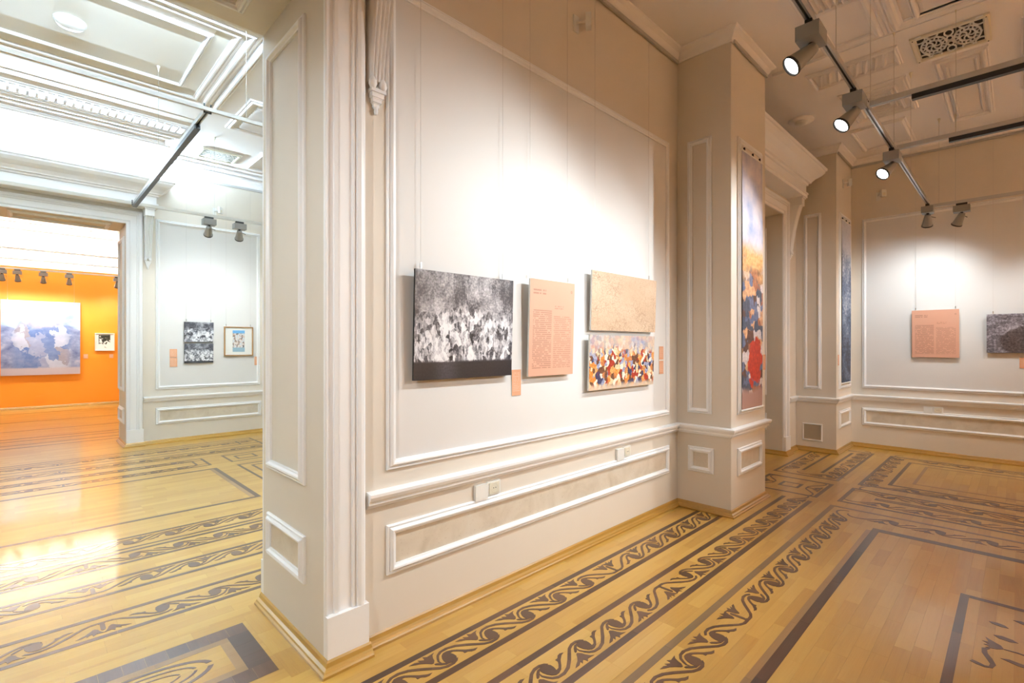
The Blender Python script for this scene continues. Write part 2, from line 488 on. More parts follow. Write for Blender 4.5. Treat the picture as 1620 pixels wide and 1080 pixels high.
def frame(name, parent, org, u, v, n, u0, u1, v0, v1, w, mat='trim_paint', prof=P_FRAME, hs=1.0):
    """mitred rectangular moulding: u, v axes in the surface, n its normal"""
    org, u, v, n = Vector(org), Vector(u), Vector(v), Vector(n)
    mb = MB(); vs = []
    for t, h in prof:
        d = t * w
        for a, bb in ((u0 + d, v0 + d), (u1 - d, v0 + d), (u1 - d, v1 - d), (u0 + d, v1 - d)):
            vs.append(org + u * a + v * bb + n * (h * hs))
    fs = []
    for k in range(len(prof) - 1):
        for i in range(4):
            j = (i + 1) % 4; fs.append((k * 4 + i, k * 4 + j, k * 4 + 4 + j, k * 4 + 4 + i))
    mb.add(vs, fs)
    return fix_normals(mb.build(name, mat, parent))


def slab_on(name, parent, org, u, v, n, u0, u1, v0, v1, h, mat):
    """thin slab lying on a surface"""
    org, u, v, n = Vector(org), Vector(u), Vector(v), Vector(n)
    c = [(u0, v0), (u1, v0), (u1, v1), (u0, v1)]
    vs = [org + u * a + v * bb + n * k for k in (0, h) for a, bb in c]
    return fix_normals(MB().add(vs, [(3, 2, 1, 0), (4, 5, 6, 7), (0, 1, 5, 4), (1, 2, 6, 5), (2, 3, 7, 6), (3, 0, 4, 7)]).build(name, mat, parent))


def offset_path(path, d):
    pts = []
    nrm = []
    for (ax, ay), (bx, by) in zip(path, path[1:]):
        l = math.hypot(bx - ax, by - ay); nrm.append(((by - ay) / l, -(bx - ax) / l))
    for i, (px, py) in enumerate(path):
        if i == 0: nx, ny, k = *nrm[0], 1.0
        elif i == len(path) - 1: nx, ny, k = *nrm[-1], 1.0
        else:
            nx, ny = nrm[i - 1][0] + nrm[i][0], nrm[i - 1][1] + nrm[i][1]
            l = math.hypot(nx, ny); nx, ny = nx / l, ny / l
            k = 1.0 / max(0.2, nx * nrm[i][0] + ny * nrm[i][1])
        pts.append((px + nx * d * k, py + ny * d * k))
    return pts


def rail(name, parent, path, prof, mat, kind=None):
    """profile of (out, z) swept along a plan polyline, to the right of travel"""
    mb = MB(); n = len(path); vs = []
    for d, z in prof:
        vs += [(x, y, z) for x, y in offset_path(path, d)]
    fs = []
    m = len(prof)
    for k in range(m):
        kk = (k + 1) % m
        for i in range(n - 1): fs.append((k * n + i, k * n + i + 1, kk * n + i + 1, kk * n + i))
    fs.append(tuple(k * n for k in range(m))); fs.append(tuple(k * n + n - 1 for k in range(m))[::-1])
    mb.add(vs, fs)
    return fix_normals(mb.build(name, mat, parent))


P_RAIL = [(0, 0.690), (0.012, 0.692), (0.018, 0.708), (0.030, 0.712), (0.030, 0.726), (0.040, 0.734), (0.048, 0.752), (0.048, 0.766), (0.030, 0.772), (0, 0.774)]
P_BASE = [(0, 0), (0.038, 0), (0.038, 0.012), (0.030, 0.018), (0.026, 0.026), (0.014, 0.034), (0.008, 0.052), (0.0, 0.060)]
P_CORN = [(0, 4.15), (0.012, 4.15), (0.015, 4.165), (0.03, 4.185), (0.045, 4.215), (0.075, 4.235), (0.08, 4.25), (0, 4.25)]
P_HANG = [(0, 4.135), (0.016, 4.135), (0.016, 4.165), (0, 4.165)]


# ------------------------------------------------------------------ room shells
def shell(name, boxes, mat):
    mb = MB()
    for bx in boxes: mb.box(*bx)
    return struct(mb.build(name, mat))


wall_front = shell('wall_front', [
    (XL, XJ0, YW, YW2, 0, ZC), (XJ0, XJ1, YW, YW2, ZS, ZC), (XJ1, XD0, YW, YW2, 0, ZC),
    (XD0, XD1, YW, YW2, ZS, ZC), (XD1, XR + 0.3, YW, YW2, 0, ZC)], 'wall_paint')
for x0, x1 in ((XA0, XA1), (XB0, XR)):
    MB().box(x0, x1, YP, YW, 0, ZC).build('pier', 'wall_paint', wall_front)
wall_right = shell('wall_right', [(XR, XR + 0.3, YB, YW, 0, ZC)], 'wall_paint')
wall_left = shell('wall_left', [(XL - 0.3, XL, YB, YW2, 0, ZC)], 'wall_paint')
wall_back = shell('wall_back', [(XL, XR, YB - 0.3, YB, 0, ZC)], 'wall_paint')
# middle room
wall_far = shell('wall_far', [(LX0, XK0, LY, OY0, 0, ZC), (XK0, XK1, LY, OY0, ZS, ZC), (XK1, LX1, LY, OY0, 0, ZC)], 'wall_paint')
shell('wall_middle_left', [(LX0 - 0.3, LX0, YW2, OY1 + 0.5, 0, ZC)], 'wall_paint')
shell('wall_middle_right', [(LX1, LX1 + 0.3, YW2, OY1 + 0.5, 0, ZC)], 'wall_paint')
wall_end = shell('wall_end', [(LX0, LX1, OY1 + 0.26, OY1 + 0.5, 0, ZC)], 'trim_paint')
wall_orange = shell('wall_orange', [(LX0, LX1, OY1 - 0.006, OY1 + 0.25, 0, 3.33)], 'orange_paint')
# side room behind door 2
shell('wall_side_room_back', [(LX1 + 0.3, XR + 0.3, 6.6, 6.9, 0, ZC)], 'wall_paint')
shell('wall_side_room_right', [(XR, XR + 0.3, YW2, 6.6, 0, ZC)], 'wall_paint')

ceiling = shell('ceiling', [(XL - 0.3, XR + 0.3, YB - 0.3, YW2, ZC, ZC + 0.2)], 'ceiling_paint')
ceiling_l = shell('ceiling', [(LX0 - 0.3, LX1 + 0.3, YW2, OY0, ZC, ZC + 0.2)], 'ceiling_paint')
ceiling_o = shell('ceiling', [(LX0 - 0.3, LX1 + 0.3, OY0, OY1 + 0.5, ZC, ZC + 0.2)], 'ceiling_paint')
ceiling_s = shell('ceiling', [(LX1 + 0.3, XR + 0.3, YW2, 6.9, ZC, ZC + 0.2)], 'ceiling_paint')

# ------------------------------------------------------------------ floors with boards
floor = shell('floor', [(XL - 0.3, XR + 0.3, YB - 0.3, YW2 - 0.04, -0.2, -0.006)], 'oak_boards')
floor_l = shell('floor', [(LX0 - 0.3, LX1 + 0.3, YW2 - 0.04, OY0, -0.2, -0.006)], 'oak_boards')
floor_o = shell('floor', [(LX0 - 0.3, LX1 + 0.3, OY0, OY1 + 0.5, -0.2, -0.006)], 'oak_boards')
floor_s = shell('floor', [(LX1 + 0.3, XR + 0.3, YW2 - 0.04, 6.9, -0.2, -0.006)], 'oak_boards')

FX, FY = math.cos(cam.rotation_euler[2] + math.pi / 2), math.sin(cam.rotation_euler[2] + math.pi / 2)


def apparent(x, y):
    """how large a board at x, y shows in the photograph (0 when out of view)"""
    dp = x * FX + y * FY
    if dp < 0.6: return 0.0
    sx = (x * FY - y * FX) / dp; sy = 1.5 / dp
    if abs(sx) > 1.12 or sy > 0.78: return 0.0
    return 1.0 / dp


_plank_meshes = {}


def plank_mesh(l, w, mat):
    key = (round(l, 3), round(w, 3), mat)
    if key not in _plank_meshes:
        g = 0.0002
        vs = [(g, g, 0), (l - g, g, 0), (l - g, w - g, 0), (g, w - g, 0), (g, g, -0.006), (l - g, g, -0.006), (l - g, w - g, -0.006), (g, w - g, -0.006)]
        _plank_meshes[key] = MB().add(vs, [(0, 1, 2, 3), (4, 5, 1, 0), (5, 6, 2, 1), (6, 7, 3, 2), (7, 4, 0, 3)]).mesh('floor_board', mat)
    return _plank_meshes[key]


def boards(parent, x0, x1, y0, y1, skip=None, limit=300, w=0.07):
    """oak boards laid along x; the ones that show largest are parts, the rest one part"""
    allp = []
    y = y1
    while y > y0 + 0.005:
        ww = min(w, y - y0); y -= ww
        x = x0 - random.choice((0.0, 0.14, 0.28)) if False else x0
        first = True
        while x < x1 - 0.01:
            l = random.choice((0.28, 0.35, 0.42, 0.49, 0.56)) if not first else random.choice((0.14, 0.28, 0.42, 0.56))
            first = False
            l = min(l, x1 - x)
            cx, cy = x + l / 2, y + ww / 2
            if not (skip and skip(cx, cy)): allp.append((apparent(cx, cy) * (0.3 if l * ww < 0.012 else 1), x, y, l, ww))
            x += l
    allp.sort(key=lambda t: -t[0])
    for a, x, y, l, ww in allp[:limit]:
        put('floor_board', plank_mesh(l, ww, 'oak_boards'), parent, (x, y, 0))
    rest = MB()
    g = 0.0002
    for a, x, y, l, ww in allp[limit:]:
        rest.add([(x + g, y + g, 0), (x + l - g, y + g, 0), (x + l - g, y + ww - g, 0), (x + g, y + ww - g, 0),
                  (x + g, y + g, -0.006), (x + l - g, y + g, -0.006), (x + l - g, y + ww - g, -0.006), (x + g, y + ww - g, -0.006)],
                 [(0, 1, 2, 3), (4, 5, 1, 0), (5, 6, 2, 1), (6, 7, 3, 2), (7, 4, 0, 3)])
    if rest.v:
        o = rest.build('floor_boards', 'oak_boards', parent); o['kind'] = 'stuff'


in_wall = lambda x, y: y > YP and (XA0 < x < XA1 or x > XB0)
boards(floor, 0.30, XR, -1.5, YW, in_wall)
boards(floor, XJ0, XJ1, YW, YW2 - 0.04, None, 0)
boards(floor, XD0, XD1, YW, YW2 - 0.04, None, 0)
boards(floor_l, -1.6, LX1, YW2 - 0.04, LY, None)
boards(floor_l, XK0, XK1, LY, OY0, None, 0)
boards(floor_o, -1.6, LX1, OY0, OY1, None, 60)
boards(floor_s, LX1 + 0.3, XR, YW2 - 0.04, 6.6, None, 0)

# inlay: strips and scrolls lie a hair above the boards
Z1, Z2 = 0.0008, 0.0014


def strip_x(parent, x0, x1, y0, y1, mat='walnut_inlay', seg=0.62, z=Z1):
    x = x0
    n = max(1, round((x1 - x0) / seg)); l = (x1 - x0) / n
    me = MB().box(0.0004, l - 0.0004, 0, y1 - y0, 0, z).mesh('inlay_strip', mat)
    for i in range(n): put('inlay_strip', me, parent, (x0 + i * l, y0, 0))


def strip_y(parent, x0, x1, y0, y1, mat='walnut_inlay_cross', seg=0.62, z=Z1):
    n = max(1, round((y1 - y0) / seg)); l = (y1 - y0) / n
    me = MB().box(0, x1 - x0, 0.0004, l - 0.0004, 0, z).mesh('inlay_strip', mat)
    for i in range(n): put('inlay_strip', me, parent, (x0, y0 + i * l, 0))


def ring(parent, x0, x1, y0, y1, w, mat='walnut_inlay'):
    strip_x(parent, x0, x1, y1 - w, y1, mat); strip_x(parent, x0, x1, y0, y0 + w, mat)
    strip_y(parent, x0, x0 + w, y0 + w, y1 - w, mat + '_cross' if mat == 'walnut_inlay' else mat)
    strip_y(parent, x1 - w, x1, y0 + w, y1 - w, mat + '_cross' if mat == 'walnut_inlay' else mat)


STEM_L = [(-1.21, 0.039), (-1.229, -0.049), (-1.193, -0.138), (-1.14, -0.224), (-1.042, -0.288), (-0.891, -0.305), (-0.71, -0.249), (-0.531, -0.122), (-0.369, 0.02), (-0.273, 0.106), (-0.18, 0.151), (-0.08, 0.158), (0.028, 0.14), (0.104, 0.111)]
STEM_R = [(-1.192, 0.044), (-1.196, -0.033), (-1.154, -0.111), (-1.1, -0.189), (-1.007, -0.238), (-0.873, -0.237), (-0.733, -0.183), (-0.581, -0.071), (-0.423, 0.064), (-0.304, 0.163), (-0.163, 0.222), (-0.035, 0.223), (0.065, 0.178), (0.115, 0.12)]
BLOB = [(-0.088, 0.141), (-0.0, 0.148), (0.082, 0.124), (0.122, 0.056), (0.119, -0.025), (0.094, -0.111), (0.157, -0.099), (0.235, -0.027), (0.283, 0.036), (0.283, 0.098), (0.349, 0.102), (0.406, 0.154), (0.479, 0.172), (0.554, 0.139), (0.47, 0.111), (0.355, 0.027), (0.245, -0.092), (0.164, -0.161), (0.073, -0.198), (-0.006, -0.196), (-0.069, -0.148), (-0.11, -0.072), (-0.13, 0.01), (-0.128, 0.08)]
TULIP = [(-0.325, -0.07), (-0.287, -0.065), (-0.238, -0.122), (-0.218, -0.201), (-0.175, -0.286), (-0.109, -0.334), (-0.181, -0.325), (-0.239, -0.318), (-0.275, -0.312), (-0.339, -0.367), (-0.347, -0.30), (-0.365, -0.27), (-0.457, -0.341), (-0.443, -0.275), (-0.531, -0.324), (-0.643, -0.325), (-0.564, -0.272), (-0.47, -0.222), (-0.393, -0.152)]
BUD = [(-0.15, 0.134), (-0.093, 0.137), (-0.115, 0.1), (-0.199, 0.024), (-0.248, -0.024), (-0.297, -0.038), (-0.299, -0.001), (-0.231, 0.077)]
EYE = [(math.cos(t) * 0.20, math.sin(t) * 0.055 * (1 + 0.3 * math.cos(2 * t))) for t in [2 * math.pi * i / 16 for i in range(16)]]
_scroll = {}


def scroll_mesh(fx, fy, along, eye=False):
    key = (fx, fy, along, eye)
    if key in _scroll: return _scroll[key]
    U, V = 0.27, 0.248; mb = MB()
    def tr(p):
        x, y = p[0] * U * fx, p[1] * V * fy
        return (x, y) if along == 'x' else (y, x)
    if eye:
        # both stems meet over the axis; a bud and two flowers hang from the joint
        for sg in (1, -1):
            for i in range(3, 11):
                mb.poly([tr((p[0] * sg, p[1])) for p in (STEM_L[i], STEM_L[i + 1], STEM_R[i + 1], STEM_R[i])], 0, Z2)
            mb.poly([tr(((p[0] + 0.19) * sg * 0.85 - 0.04 * sg, p[1] + 0.02)) for p in TULIP], 0, Z2)
        mb.poly([tr((y * 1.0, x * 0.9 - 0.02)) for x, y in EYE], 0, Z2)
        mb.poly([tr(p) for p in ((-0.10, 0.22), (0.10, 0.22), (0.05, 0.14), (-0.05, 0.14))], 0, Z2)
    else:
        n = len(STEM_L)
        for i in range(n - 1):
            mb.poly([tr(p) for p in (STEM_L[i], STEM_L[i + 1], STEM_R[i + 1], STEM_R[i])], 0, Z2)
        for pg in (BLOB, TULIP, BUD): mb.poly([tr(p) for p in pg], 0, Z2)
    _scroll[key] = mb.mesh('scroll_inlay', 'scroll_walnut')
    return _scroll[key]


def scrolls_x(parent, x0, x1, yc, flip, axis=None, period=0.2725):
    """running scroll along x, mirrored at axis; flip turns it over"""
    if axis is None: axis = x0 - 1
    k = 0
    while True:
        x = axis + (k + 0.5) * period + period * 0.5
        if x > x1 - 0.10: break
        if x > x0 + 0.12: put('scroll_inlay', scroll_mesh(-1, flip, 'x'), parent, (x, yc, 0))
        k += 1
    k = 0
    while True:
        x = axis - (k + 0.5) * period - period * 0.5
        if x < x0 + 0.10: break
        if x < x1 - 0.12: put('scroll_inlay', scroll_mesh(1, flip, 'x'), parent, (x, yc, 0))
        k += 1
    if x0 < axis < x1: put('scroll_inlay', scroll_mesh(1, flip, 'x', True), parent, (axis, yc, 0))


def scrolls_y(parent, y0, y1, xc, flip, period=0.2725):
    n = int((y1 - y0 - 0.06) / period); s = (y1 - y0) / max(n, 1)
    for k in range(n): put('scroll_inlay', scroll_mesh(-1, flip, 'y'), parent, (xc, y0 + s * (k + 0.12) , 0))


def infill_x(parent, x0, x1, y0, y1): pass


w = 0.036
AX = 2.82
# three running bands beside the picture wall
strip_x(floor, 1.02, XA0 - 0.04, 2.012, 2.048); strip_x(floor, 0.55, XA0 - 0.04, 1.810, 1.848)
scrolls_x(floor, 1.0, XA0 - 0.02, 1.915, -1, AX)
strip_x(floor, 0.4, 5.41, 1.618, 1.656); strip_x(floor, 0.4, 5.41, 1.385, 1.425)
scrolls_x(floor, 0.9, 5.40, 1.522, 1, AX)
strip_x(floor, 0.4, 5.42, 1.198, 1.238, 'grey_walnut')
scrolls_x(floor, 1.3, 5.36, 1.082, -1, AX)
# big field frame
strip_x(floor, 0.4, 4.975, 0.785, 0.835); strip_x(floor, 0.4, 4.90, 0.835, 0.868, 'brown_inlay')
strip_y(floor, 4.90, 4.975, -1.4, 0.785)
strip_x(floor, 1.2, 4.05, 0.205, 0.245); strip_y(floor, 4.01, 4.05, -1.4, 0.205)
# corner turn of band three, running back along the room
scrolls_y(floor, -1.4, 1.0, 5.235, 1)
strip_y(floor, 5.385, 5.42, -1.4, 1.198, 'grey_walnut')
# slim ring
ring(floor, 5.59, 6.23, -1.4, 1.225, w)
ring(floor, 5.885, 5.965, -1.3, 0.98, 0.03)
scrolls_y(floor, -1.35, 1.15, 5.755, 1); scrolls_y(floor, -1.35, 1.15, 6.08, -1)
scrolls_x(floor, 5.60, 5.95, 1.09, 1)
# big ring by the right wall
ring(floor, 6.41, 8.39, -1.4, 1.215, w)
ring(floor, 6.62, 8.10, -1.2, 0.985, w)
ring(floor, 6.85, 7.94, -1.0, 0.805, 0.03, 'brown_inlay')
scrolls_x(floor, 6.42, 8.36, 1.100, -1, 7.35)
scrolls_y(floor, -1.35, 1.0, 6.53, 1); scrolls_y(floor, -1.35, 1.0, 8.245, -1)
# ring in front of door 2
strip_x(floor, 6.41, 7.94, 2.03, 2.062); strip_x(floor, 6.41, 8.40, 1.39, 1.425)
strip_y(floor, 6.41, 6.445, 1.425, 2.03); strip_y(floor, 8.365, 8.40, 1.425, 1.70)
strip_x(floor, 6.70, 7.95, 1.80, 1.832); strip_x(floor, 6.70, 8.23, 1.60, 1.635)
scrolls_x(floor, 6.55, 7.95, 1.93, -1, 7.35); scrolls_x(floor, 6.55, 8.35, 1.512, 1, 7.35)
scrolls_y(floor, 1.45, 2.0, 6.575, 1)
# small square
ring(floor, 5.57, 6.23, 1.39, 2.045, w); ring(floor, 5.80, 6.00, 1.62, 1.82, 0.03)
scrolls_x(floor, 5.58, 6.22, 1.515, 1, 5.9); scrolls_x(floor, 5.58, 6.22, 1.93, -1, 5.9)
# lone flower inside the dark frame
def inlay_path(pts, ws):
    mb = MB(); L_, R_ = [], []
    for i, (p, w_) in enumerate(zip(pts, ws)):
        q0, q1 = pts[max(i - 1, 0)], pts[min(i + 1, len(pts) - 1)]
        l = math.hypot(q1[0] - q0[0], q1[1] - q0[1]); nx, ny = -(q1[1] - q0[1]) / l, (q1[0] - q0[0]) / l
        L_.append((p[0] + nx * w_ / 2, p[1] + ny * w_ / 2)); R_.append((p[0] - nx * w_ / 2, p[1] - ny * w_ / 2))
    for i in range(len(pts) - 1): mb.poly([L_[i], L_[i + 1], R_[i + 1], R_[i]], 0, Z2)
    mb.build('scroll_inlay', 'scroll_walnut', floor)
inlay_path([(3.222, 0.158), (3.212, 0.135), (3.205, 0.11), (3.215, 0.09), (3.25, 0.083), (3.30, 0.098), (3.345, 0.115), (3.39, 0.118), (3.41, 0.10)], [0.022, 0.026, 0.018, 0.016, 0.02, 0.024, 0.022, 0.02, 0.008])
inlay_path([(3.45, 0.05), (3.455, 0.0), (3.44, -0.08), (3.46, -0.16)], [0.006, 0.012, 0.014, 0.01])
for pg in ([(3.45, 0.05), (3.425, 0.075), (3.41, 0.115), (3.435, 0.10), (3.44, 0.122), (3.46, 0.105), (3.475, 0.128), (3.485, 0.105), (3.53, 0.118), (3.50, 0.085), (3.48, 0.06)],
           [(3.585, 0.09), (3.60, 0.06), (3.59, 0.02), (3.57, 0.0), (3.555, 0.03), (3.56, 0.07)],
           [(3.745, 0.112), (3.755, 0.08), (3.745, 0.05), (3.72, 0.035), (3.715, 0.065), (3.725, 0.10)],
           [(3.85, 0.02), (3.865, -0.01), (3.85, -0.06), (3.81, -0.07), (3.825, -0.02)],
           [(3.34, 0.06), (3.355, 0.03), (3.345, -0.03), (3.32, -0.06), (3.315, 0.0)]):
    MB().poly(pg, 0, Z2).build('scroll_inlay', 'scroll_walnut', floor)

# threshold of door 1: dark frame, brown frame, flower
XT = 0.28; tx1 = 0.843; tx0 = 2 * XT - tx1
def band_ring(parent, x0, x1, y0, y1, w, mat, z=Z1, seg=0.09):
    strip_x(parent, x0, x1, y1 - w, y1, mat + '_cross' if mat == 'walnut_inlay' else mat, seg, z)
    strip_x(parent, x0, x1, y0, y0 + w, mat + '_cross' if mat == 'walnut_inlay' else mat, seg, z)
    strip_y(parent, x0, x0 + w, y0 + w, y1 - w, mat, 0.12, z); strip_y(parent, x1 - w, x1, y0 + w, y1 - w, mat, 0.12, z)
band_ring(floor, tx0, tx1, 2.397, 2.941, 0.10, 'walnut_inlay')
band_ring(floor, tx0 + 0.10, tx1 - 0.10, 2.497, 2.841, 0.042, 'brown_inlay', seg=0.3)
strip_y(floor, tx1 + 0.02, XJ1 - 0.04, 2.30, 3.0, 'oak_boards_cross', 0.25, 0.0005)
ell = lambda a, b2, k, t0, t1, n=18: [(XT + 0.06 + a * math.cos(t0 + (t1 - t0) * i / n), 2.669 + b2 * math.sin(t0 + (t1 - t0) * i / n) * k) for i in range(n + 1)]
for a, b2, wd in ((0.30, 0.125, 0.018), (0.235, 0.085, 0.010), (0.17, 0.05, 0.008)):
    for k in (1, -1):
        o, i_ = ell(a, b2, k, 0.12, 2.7), ell(a - wd * 1.3, b2 - wd, k, 0.12, 2.7)
        mb = MB()
        for q in range(len(o) - 1): mb.poly([o[q], o[q + 1], i_[q + 1], i_[q]], 0, Z2)
        mb.build('scroll_inlay', 'scroll_walnut', floor)
for k in (1, -1):
    MB().poly([(XT - 0.10, 2.669 + k * 0.012), (XT - 0.06, 2.669 + k * 0.06), (XT + 0.0, 2.669 + k * 0.125), (XT - 0.015, 2.669 + k * 0.07), (XT + 0.02, 2.669 + k * 0.02)], 0, Z2).build('scroll_inlay', 'scroll_walnut', floor)

# middle room: four near bands, field frame, far bands
AL = 0.30
for ya, yb, yc, fl in ((3.285, 3.565, 3.455, 1), (3.825, 4.09, 3.935, -1), (4.30, 4.56, 4.43, 1)):
    strip_x(floor_l, -1.5, 2.2, ya, ya + 0.034, 'walnut_inlay'); strip_x(floor_l, -1.5, 2.2, yb - 0.034, yb, 'walnut_inlay')
    scrolls_x(floor_l, -1.4, 2.1, (ya + yb) / 2, fl, AL, 0.265)
strip_x(floor_l, -1.5, 2.2, 4.60, 4.625); strip_x(floor_l, -1.5, 1.66, 4.85, 4.88); scrolls_x(floor_l, -1.4, 1.6, 4.74, -1, AL, 0.265)
strip_y(floor_l, 1.63, 1.66, 4.625, 4.85)
ring(floor_l, -1.1, 1.685, 5.27, 6.885, 0.045)
strip_y(floor_l, 1.60, 1.64, 5.33, 6.84, 'brown_inlay')
ring(floor_l, -1.1, 1.685, 7.085, 7.59, 0.03); ring(floor_l, -0.95, 1.56, 7.20, 7.46, 0.025)
scrolls_x(floor_l, -1.0, 1.6, 7.525, 1, AL, 0.265); scrolls_x(floor_l, -1.0, 1.6, 7.145, -1, AL, 0.265)
ring(floor_l, 1.905, 2.60, 7.09, 7.59, 0.03); ring(floor_l, 2.02, 2.27, 7.22, 7.45, 0.03)
ring(floor_l, 1.905, 2.60, 3.4, 6.88, 0.03); ring(floor_l, 2.03, 2.48, 3.6, 6.75, 0.03)
for ya, yb, fl in ((7.80, 8.08, 1), (8.24, 8.62, -1)):
    strip_x(floor_l, -1.5, 2.62, ya, ya + 0.03); strip_x(floor_l, -1.5, 2.62, yb - 0.03, yb)
    scrolls_x(floor_l, -1.4, 2.55, (ya + yb) / 2, fl, AL, 0.265)
strip_y(floor_l, 2.59, 2.62, 7.83, 8.75); strip_y(floor_l, 2.34, 2.37, 8.3, 8.56)
strip_x(floor_l, -1.5, 2.62, 8.72, 8.75)
# orange room
for ya in (10.2, 10.5, 10.9, 11.2, 12.2, 13.6, 15.3): strip_x(floor_o, -1.5, 2.2, ya, ya + 0.05)
strip_y(floor_o, 1.75, 1.85, 13.65, 15.3)

# ------------------------------------------------------------------ baseboards, dado rails, cornices
def perimeter(path, side, parent, hang=True):
    struct(rail('baseboard_' + side, None, path, P_BASE, 'baseboard_oak'))


PA = [(1.205, YW), (XA0, YW), (XA0, YP), (XA1, YP), (XA1, YW), (XD0 - 0.21, YW)]
PB = [(XD1 + 0.21, YW), (XB0, YW), (XB0, YP), (XR, YP), (XR, YB)]
struct(rail('baseboard_front', None, PA, P_BASE, 'baseboard_oak'))
struct(rail('baseboard_right', None, PB, P_BASE, 'baseboard_oak'))
struct(rail('baseboard_jamb', None, [(XJ1, 3.10), (XJ1, YW - 0.045), (1.205, YW - 0.045)], P_BASE, 'baseboard_oak'))
struct(rail('baseboard_far', None, [(XK1 + 0.22, LY), (LX1, LY), (LX1, YW2)], P_BASE, 'baseboard_oak'))
struct(rail('baseboard_far_jamb', None, [(XK1, OY0), (XK1, LY - 0.045), (XK1 + 0.22, LY - 0.045)], P_BASE, 'baseboard_oak'))
struct(rail('baseboard_orange', None, [(LX0, OY1 - 0.006), (LX1, OY1 - 0.006)], P_BASE, 'baseboard_oak'))
struct(rail('baseboard_side_jamb', None, [(XD1, YW2 + 0.04), (XD1, YW - 0.045), (XD1 + 0.21, YW - 0.045)], P_BASE, 'baseboard_oak'))
rail('chair_rail', wall_front, PA, P_RAIL, 'trim_paint')
rail('chair_rail', wall_front, PB[:4], P_RAIL, 'trim_paint')
rail('chair_rail', wall_right, [(XR, YP), (XR, YB)], P_RAIL, 'trim_paint')
rail('chair_rail', wall_far, [(XK1 + 0.21, LY), (LX1, LY)], [(d, z - 0.05) for d, z in P_RAIL], 'trim_paint')
rail('cornice', wall_front, PA, P_CORN, 'ceiling_paint')
rail('cornice', wall_front, PB[:4], P_CORN, 'ceiling_paint')
rail('cornice', wall_right, [(XR, YP), (XR, YB)], P_CORN, 'ceiling_paint')
rail('cornice', wall_far, [(LX0, LY), (LX1, LY), (LX1, YW2)], P_CORN, 'ceiling_paint')
rail('hanging_rail', wall_front, [(1.6, YW - 0.010), (XA0 - 0.02, YW - 0.010)], P_HANG, 'aluminium')
rail('hanging_rail', wall_front, [(XA0 + 0.02, YP - 0.010), (XA1, YP - 0.010)], P_HANG, 'aluminium')
rail('hanging_rail', wall_front, [(XB0 + 0.02, YP - 0.010), (XR, YP - 0.010)], P_HANG, 'aluminium')
rail('hanging_rail', wall_right, [(XR - 0.010, YP), (XR - 0.010, YB)], P_HANG, 'aluminium')
rail('hanging_rail', wall_far, [(1.5, LY - 0.010), (LX1, LY - 0.010)], P_HANG, 'aluminium')

# ------------------------------------------------------------------ wall panels
UX, UY, UZ = (1, 0, 0), (0, 1, 0), (0, 0, 1)
NYm, NXm = (0, -1, 0), (-1, 0, 0)


def panel_y(parent, x0, x1, z0, z1, y, w=0.05, fill=None):
    """panel on a wall that faces -y"""
    if fill: slab_on('panel_field', parent, (0, y, 0), UX, UZ, NYm, x0 + w * 0.8, x1 - w * 0.8, z0 + w * 0.8, z1 - w * 0.8, 0.004, fill)
    return frame('panel_moulding', parent, (0, y, 0), UX, UZ, NYm, x0, x1, z0, z1, w)


def panel_x(parent, y0, y1, z0, z1, x, w=0.05, fill=None):
    """panel on a wall that faces -x"""
    if fill: slab_on('panel_field', parent, (x, 0, 0), UY, UZ, NXm, y0 + w * 0.8, y1 - w * 0.8, z0 + w * 0.8, z1 - w * 0.8, 0.004, fill)
    return frame('panel_moulding', parent, (x, 0, 0), UY, UZ, NXm, y0, y1, z0, z1, w)


panel_y(wall_front, 1.315, 4.225, 0.865, 3.355, YW, 0.05, 'panel_paint')
panel_y(wall_front, 1.315, 4.225, 0.330, 0.583, YW, 0.05, 'stone_insert')
panel_x(wall_front, 1.925, 2.15, 0.882, 3.38, XA0, 0.045)
panel_x(wall_front, 1.905, 2.145, 0.345, 0.575, XA0, 0.05, 'stone_insert')
panel_y(wall_front, 4.53, 5.11, 0.882, 3.36, YP, 0.05)
panel_y(wall_front, 4.53, 5.11, 0.335, 0.580, YP, 0.05, 'stone_insert')
panel_x(wall_front, 1.935, 2.155, 0.882, 3.36, XB0, 0.045)
panel_y(wall_front, 8.10, 8.74, 0.882, 3.36, YP, 0.05)
panel_y(wall_front, 8.10, 8.74, 0.335, 0.580, YP, 0.05, 'stone_insert')
panel_x(wall_right, -1.6, 1.618, 0.872, 3.355, XR, 0.05, 'panel_paint')
panel_x(wall_right, -1.6, 1.618, 0.328, 0.585, XR, 0.05, 'stone_insert')
panel_y(wall_far, 1.43, 2.915, 0.825, 3.42, LY, 0.055, 'panel_paint')
panel_y(wall_far, 1.43, 2.935, 0.290, 0.545, LY, 0.055, 'stone_insert')
panel_y(wall_far, -2.3, -0.9, 0.825, 3.42, LY, 0.055, 'panel_paint')

# ------------------------------------------------------------------ doorways
P_CASE = [(0.0, 0.0), (0.0, 0.018), (0.03, 0.022), (0.06, 0.022), (0.065, 0.012), (0.20, 0.014), (0.215, 0.026), (0.25, 0.028), (0.29, 0.030), (0.30, 0.022), (0.64, 0.022), (0.66, 0.032), (0.71, 0.034), (0.72, 0.028), (0.76, 0.030), (0.78, 0.040), (0.86, 0.044), (0.93, 0.042), (1.0, 0.030), (1.0, 0.0)]


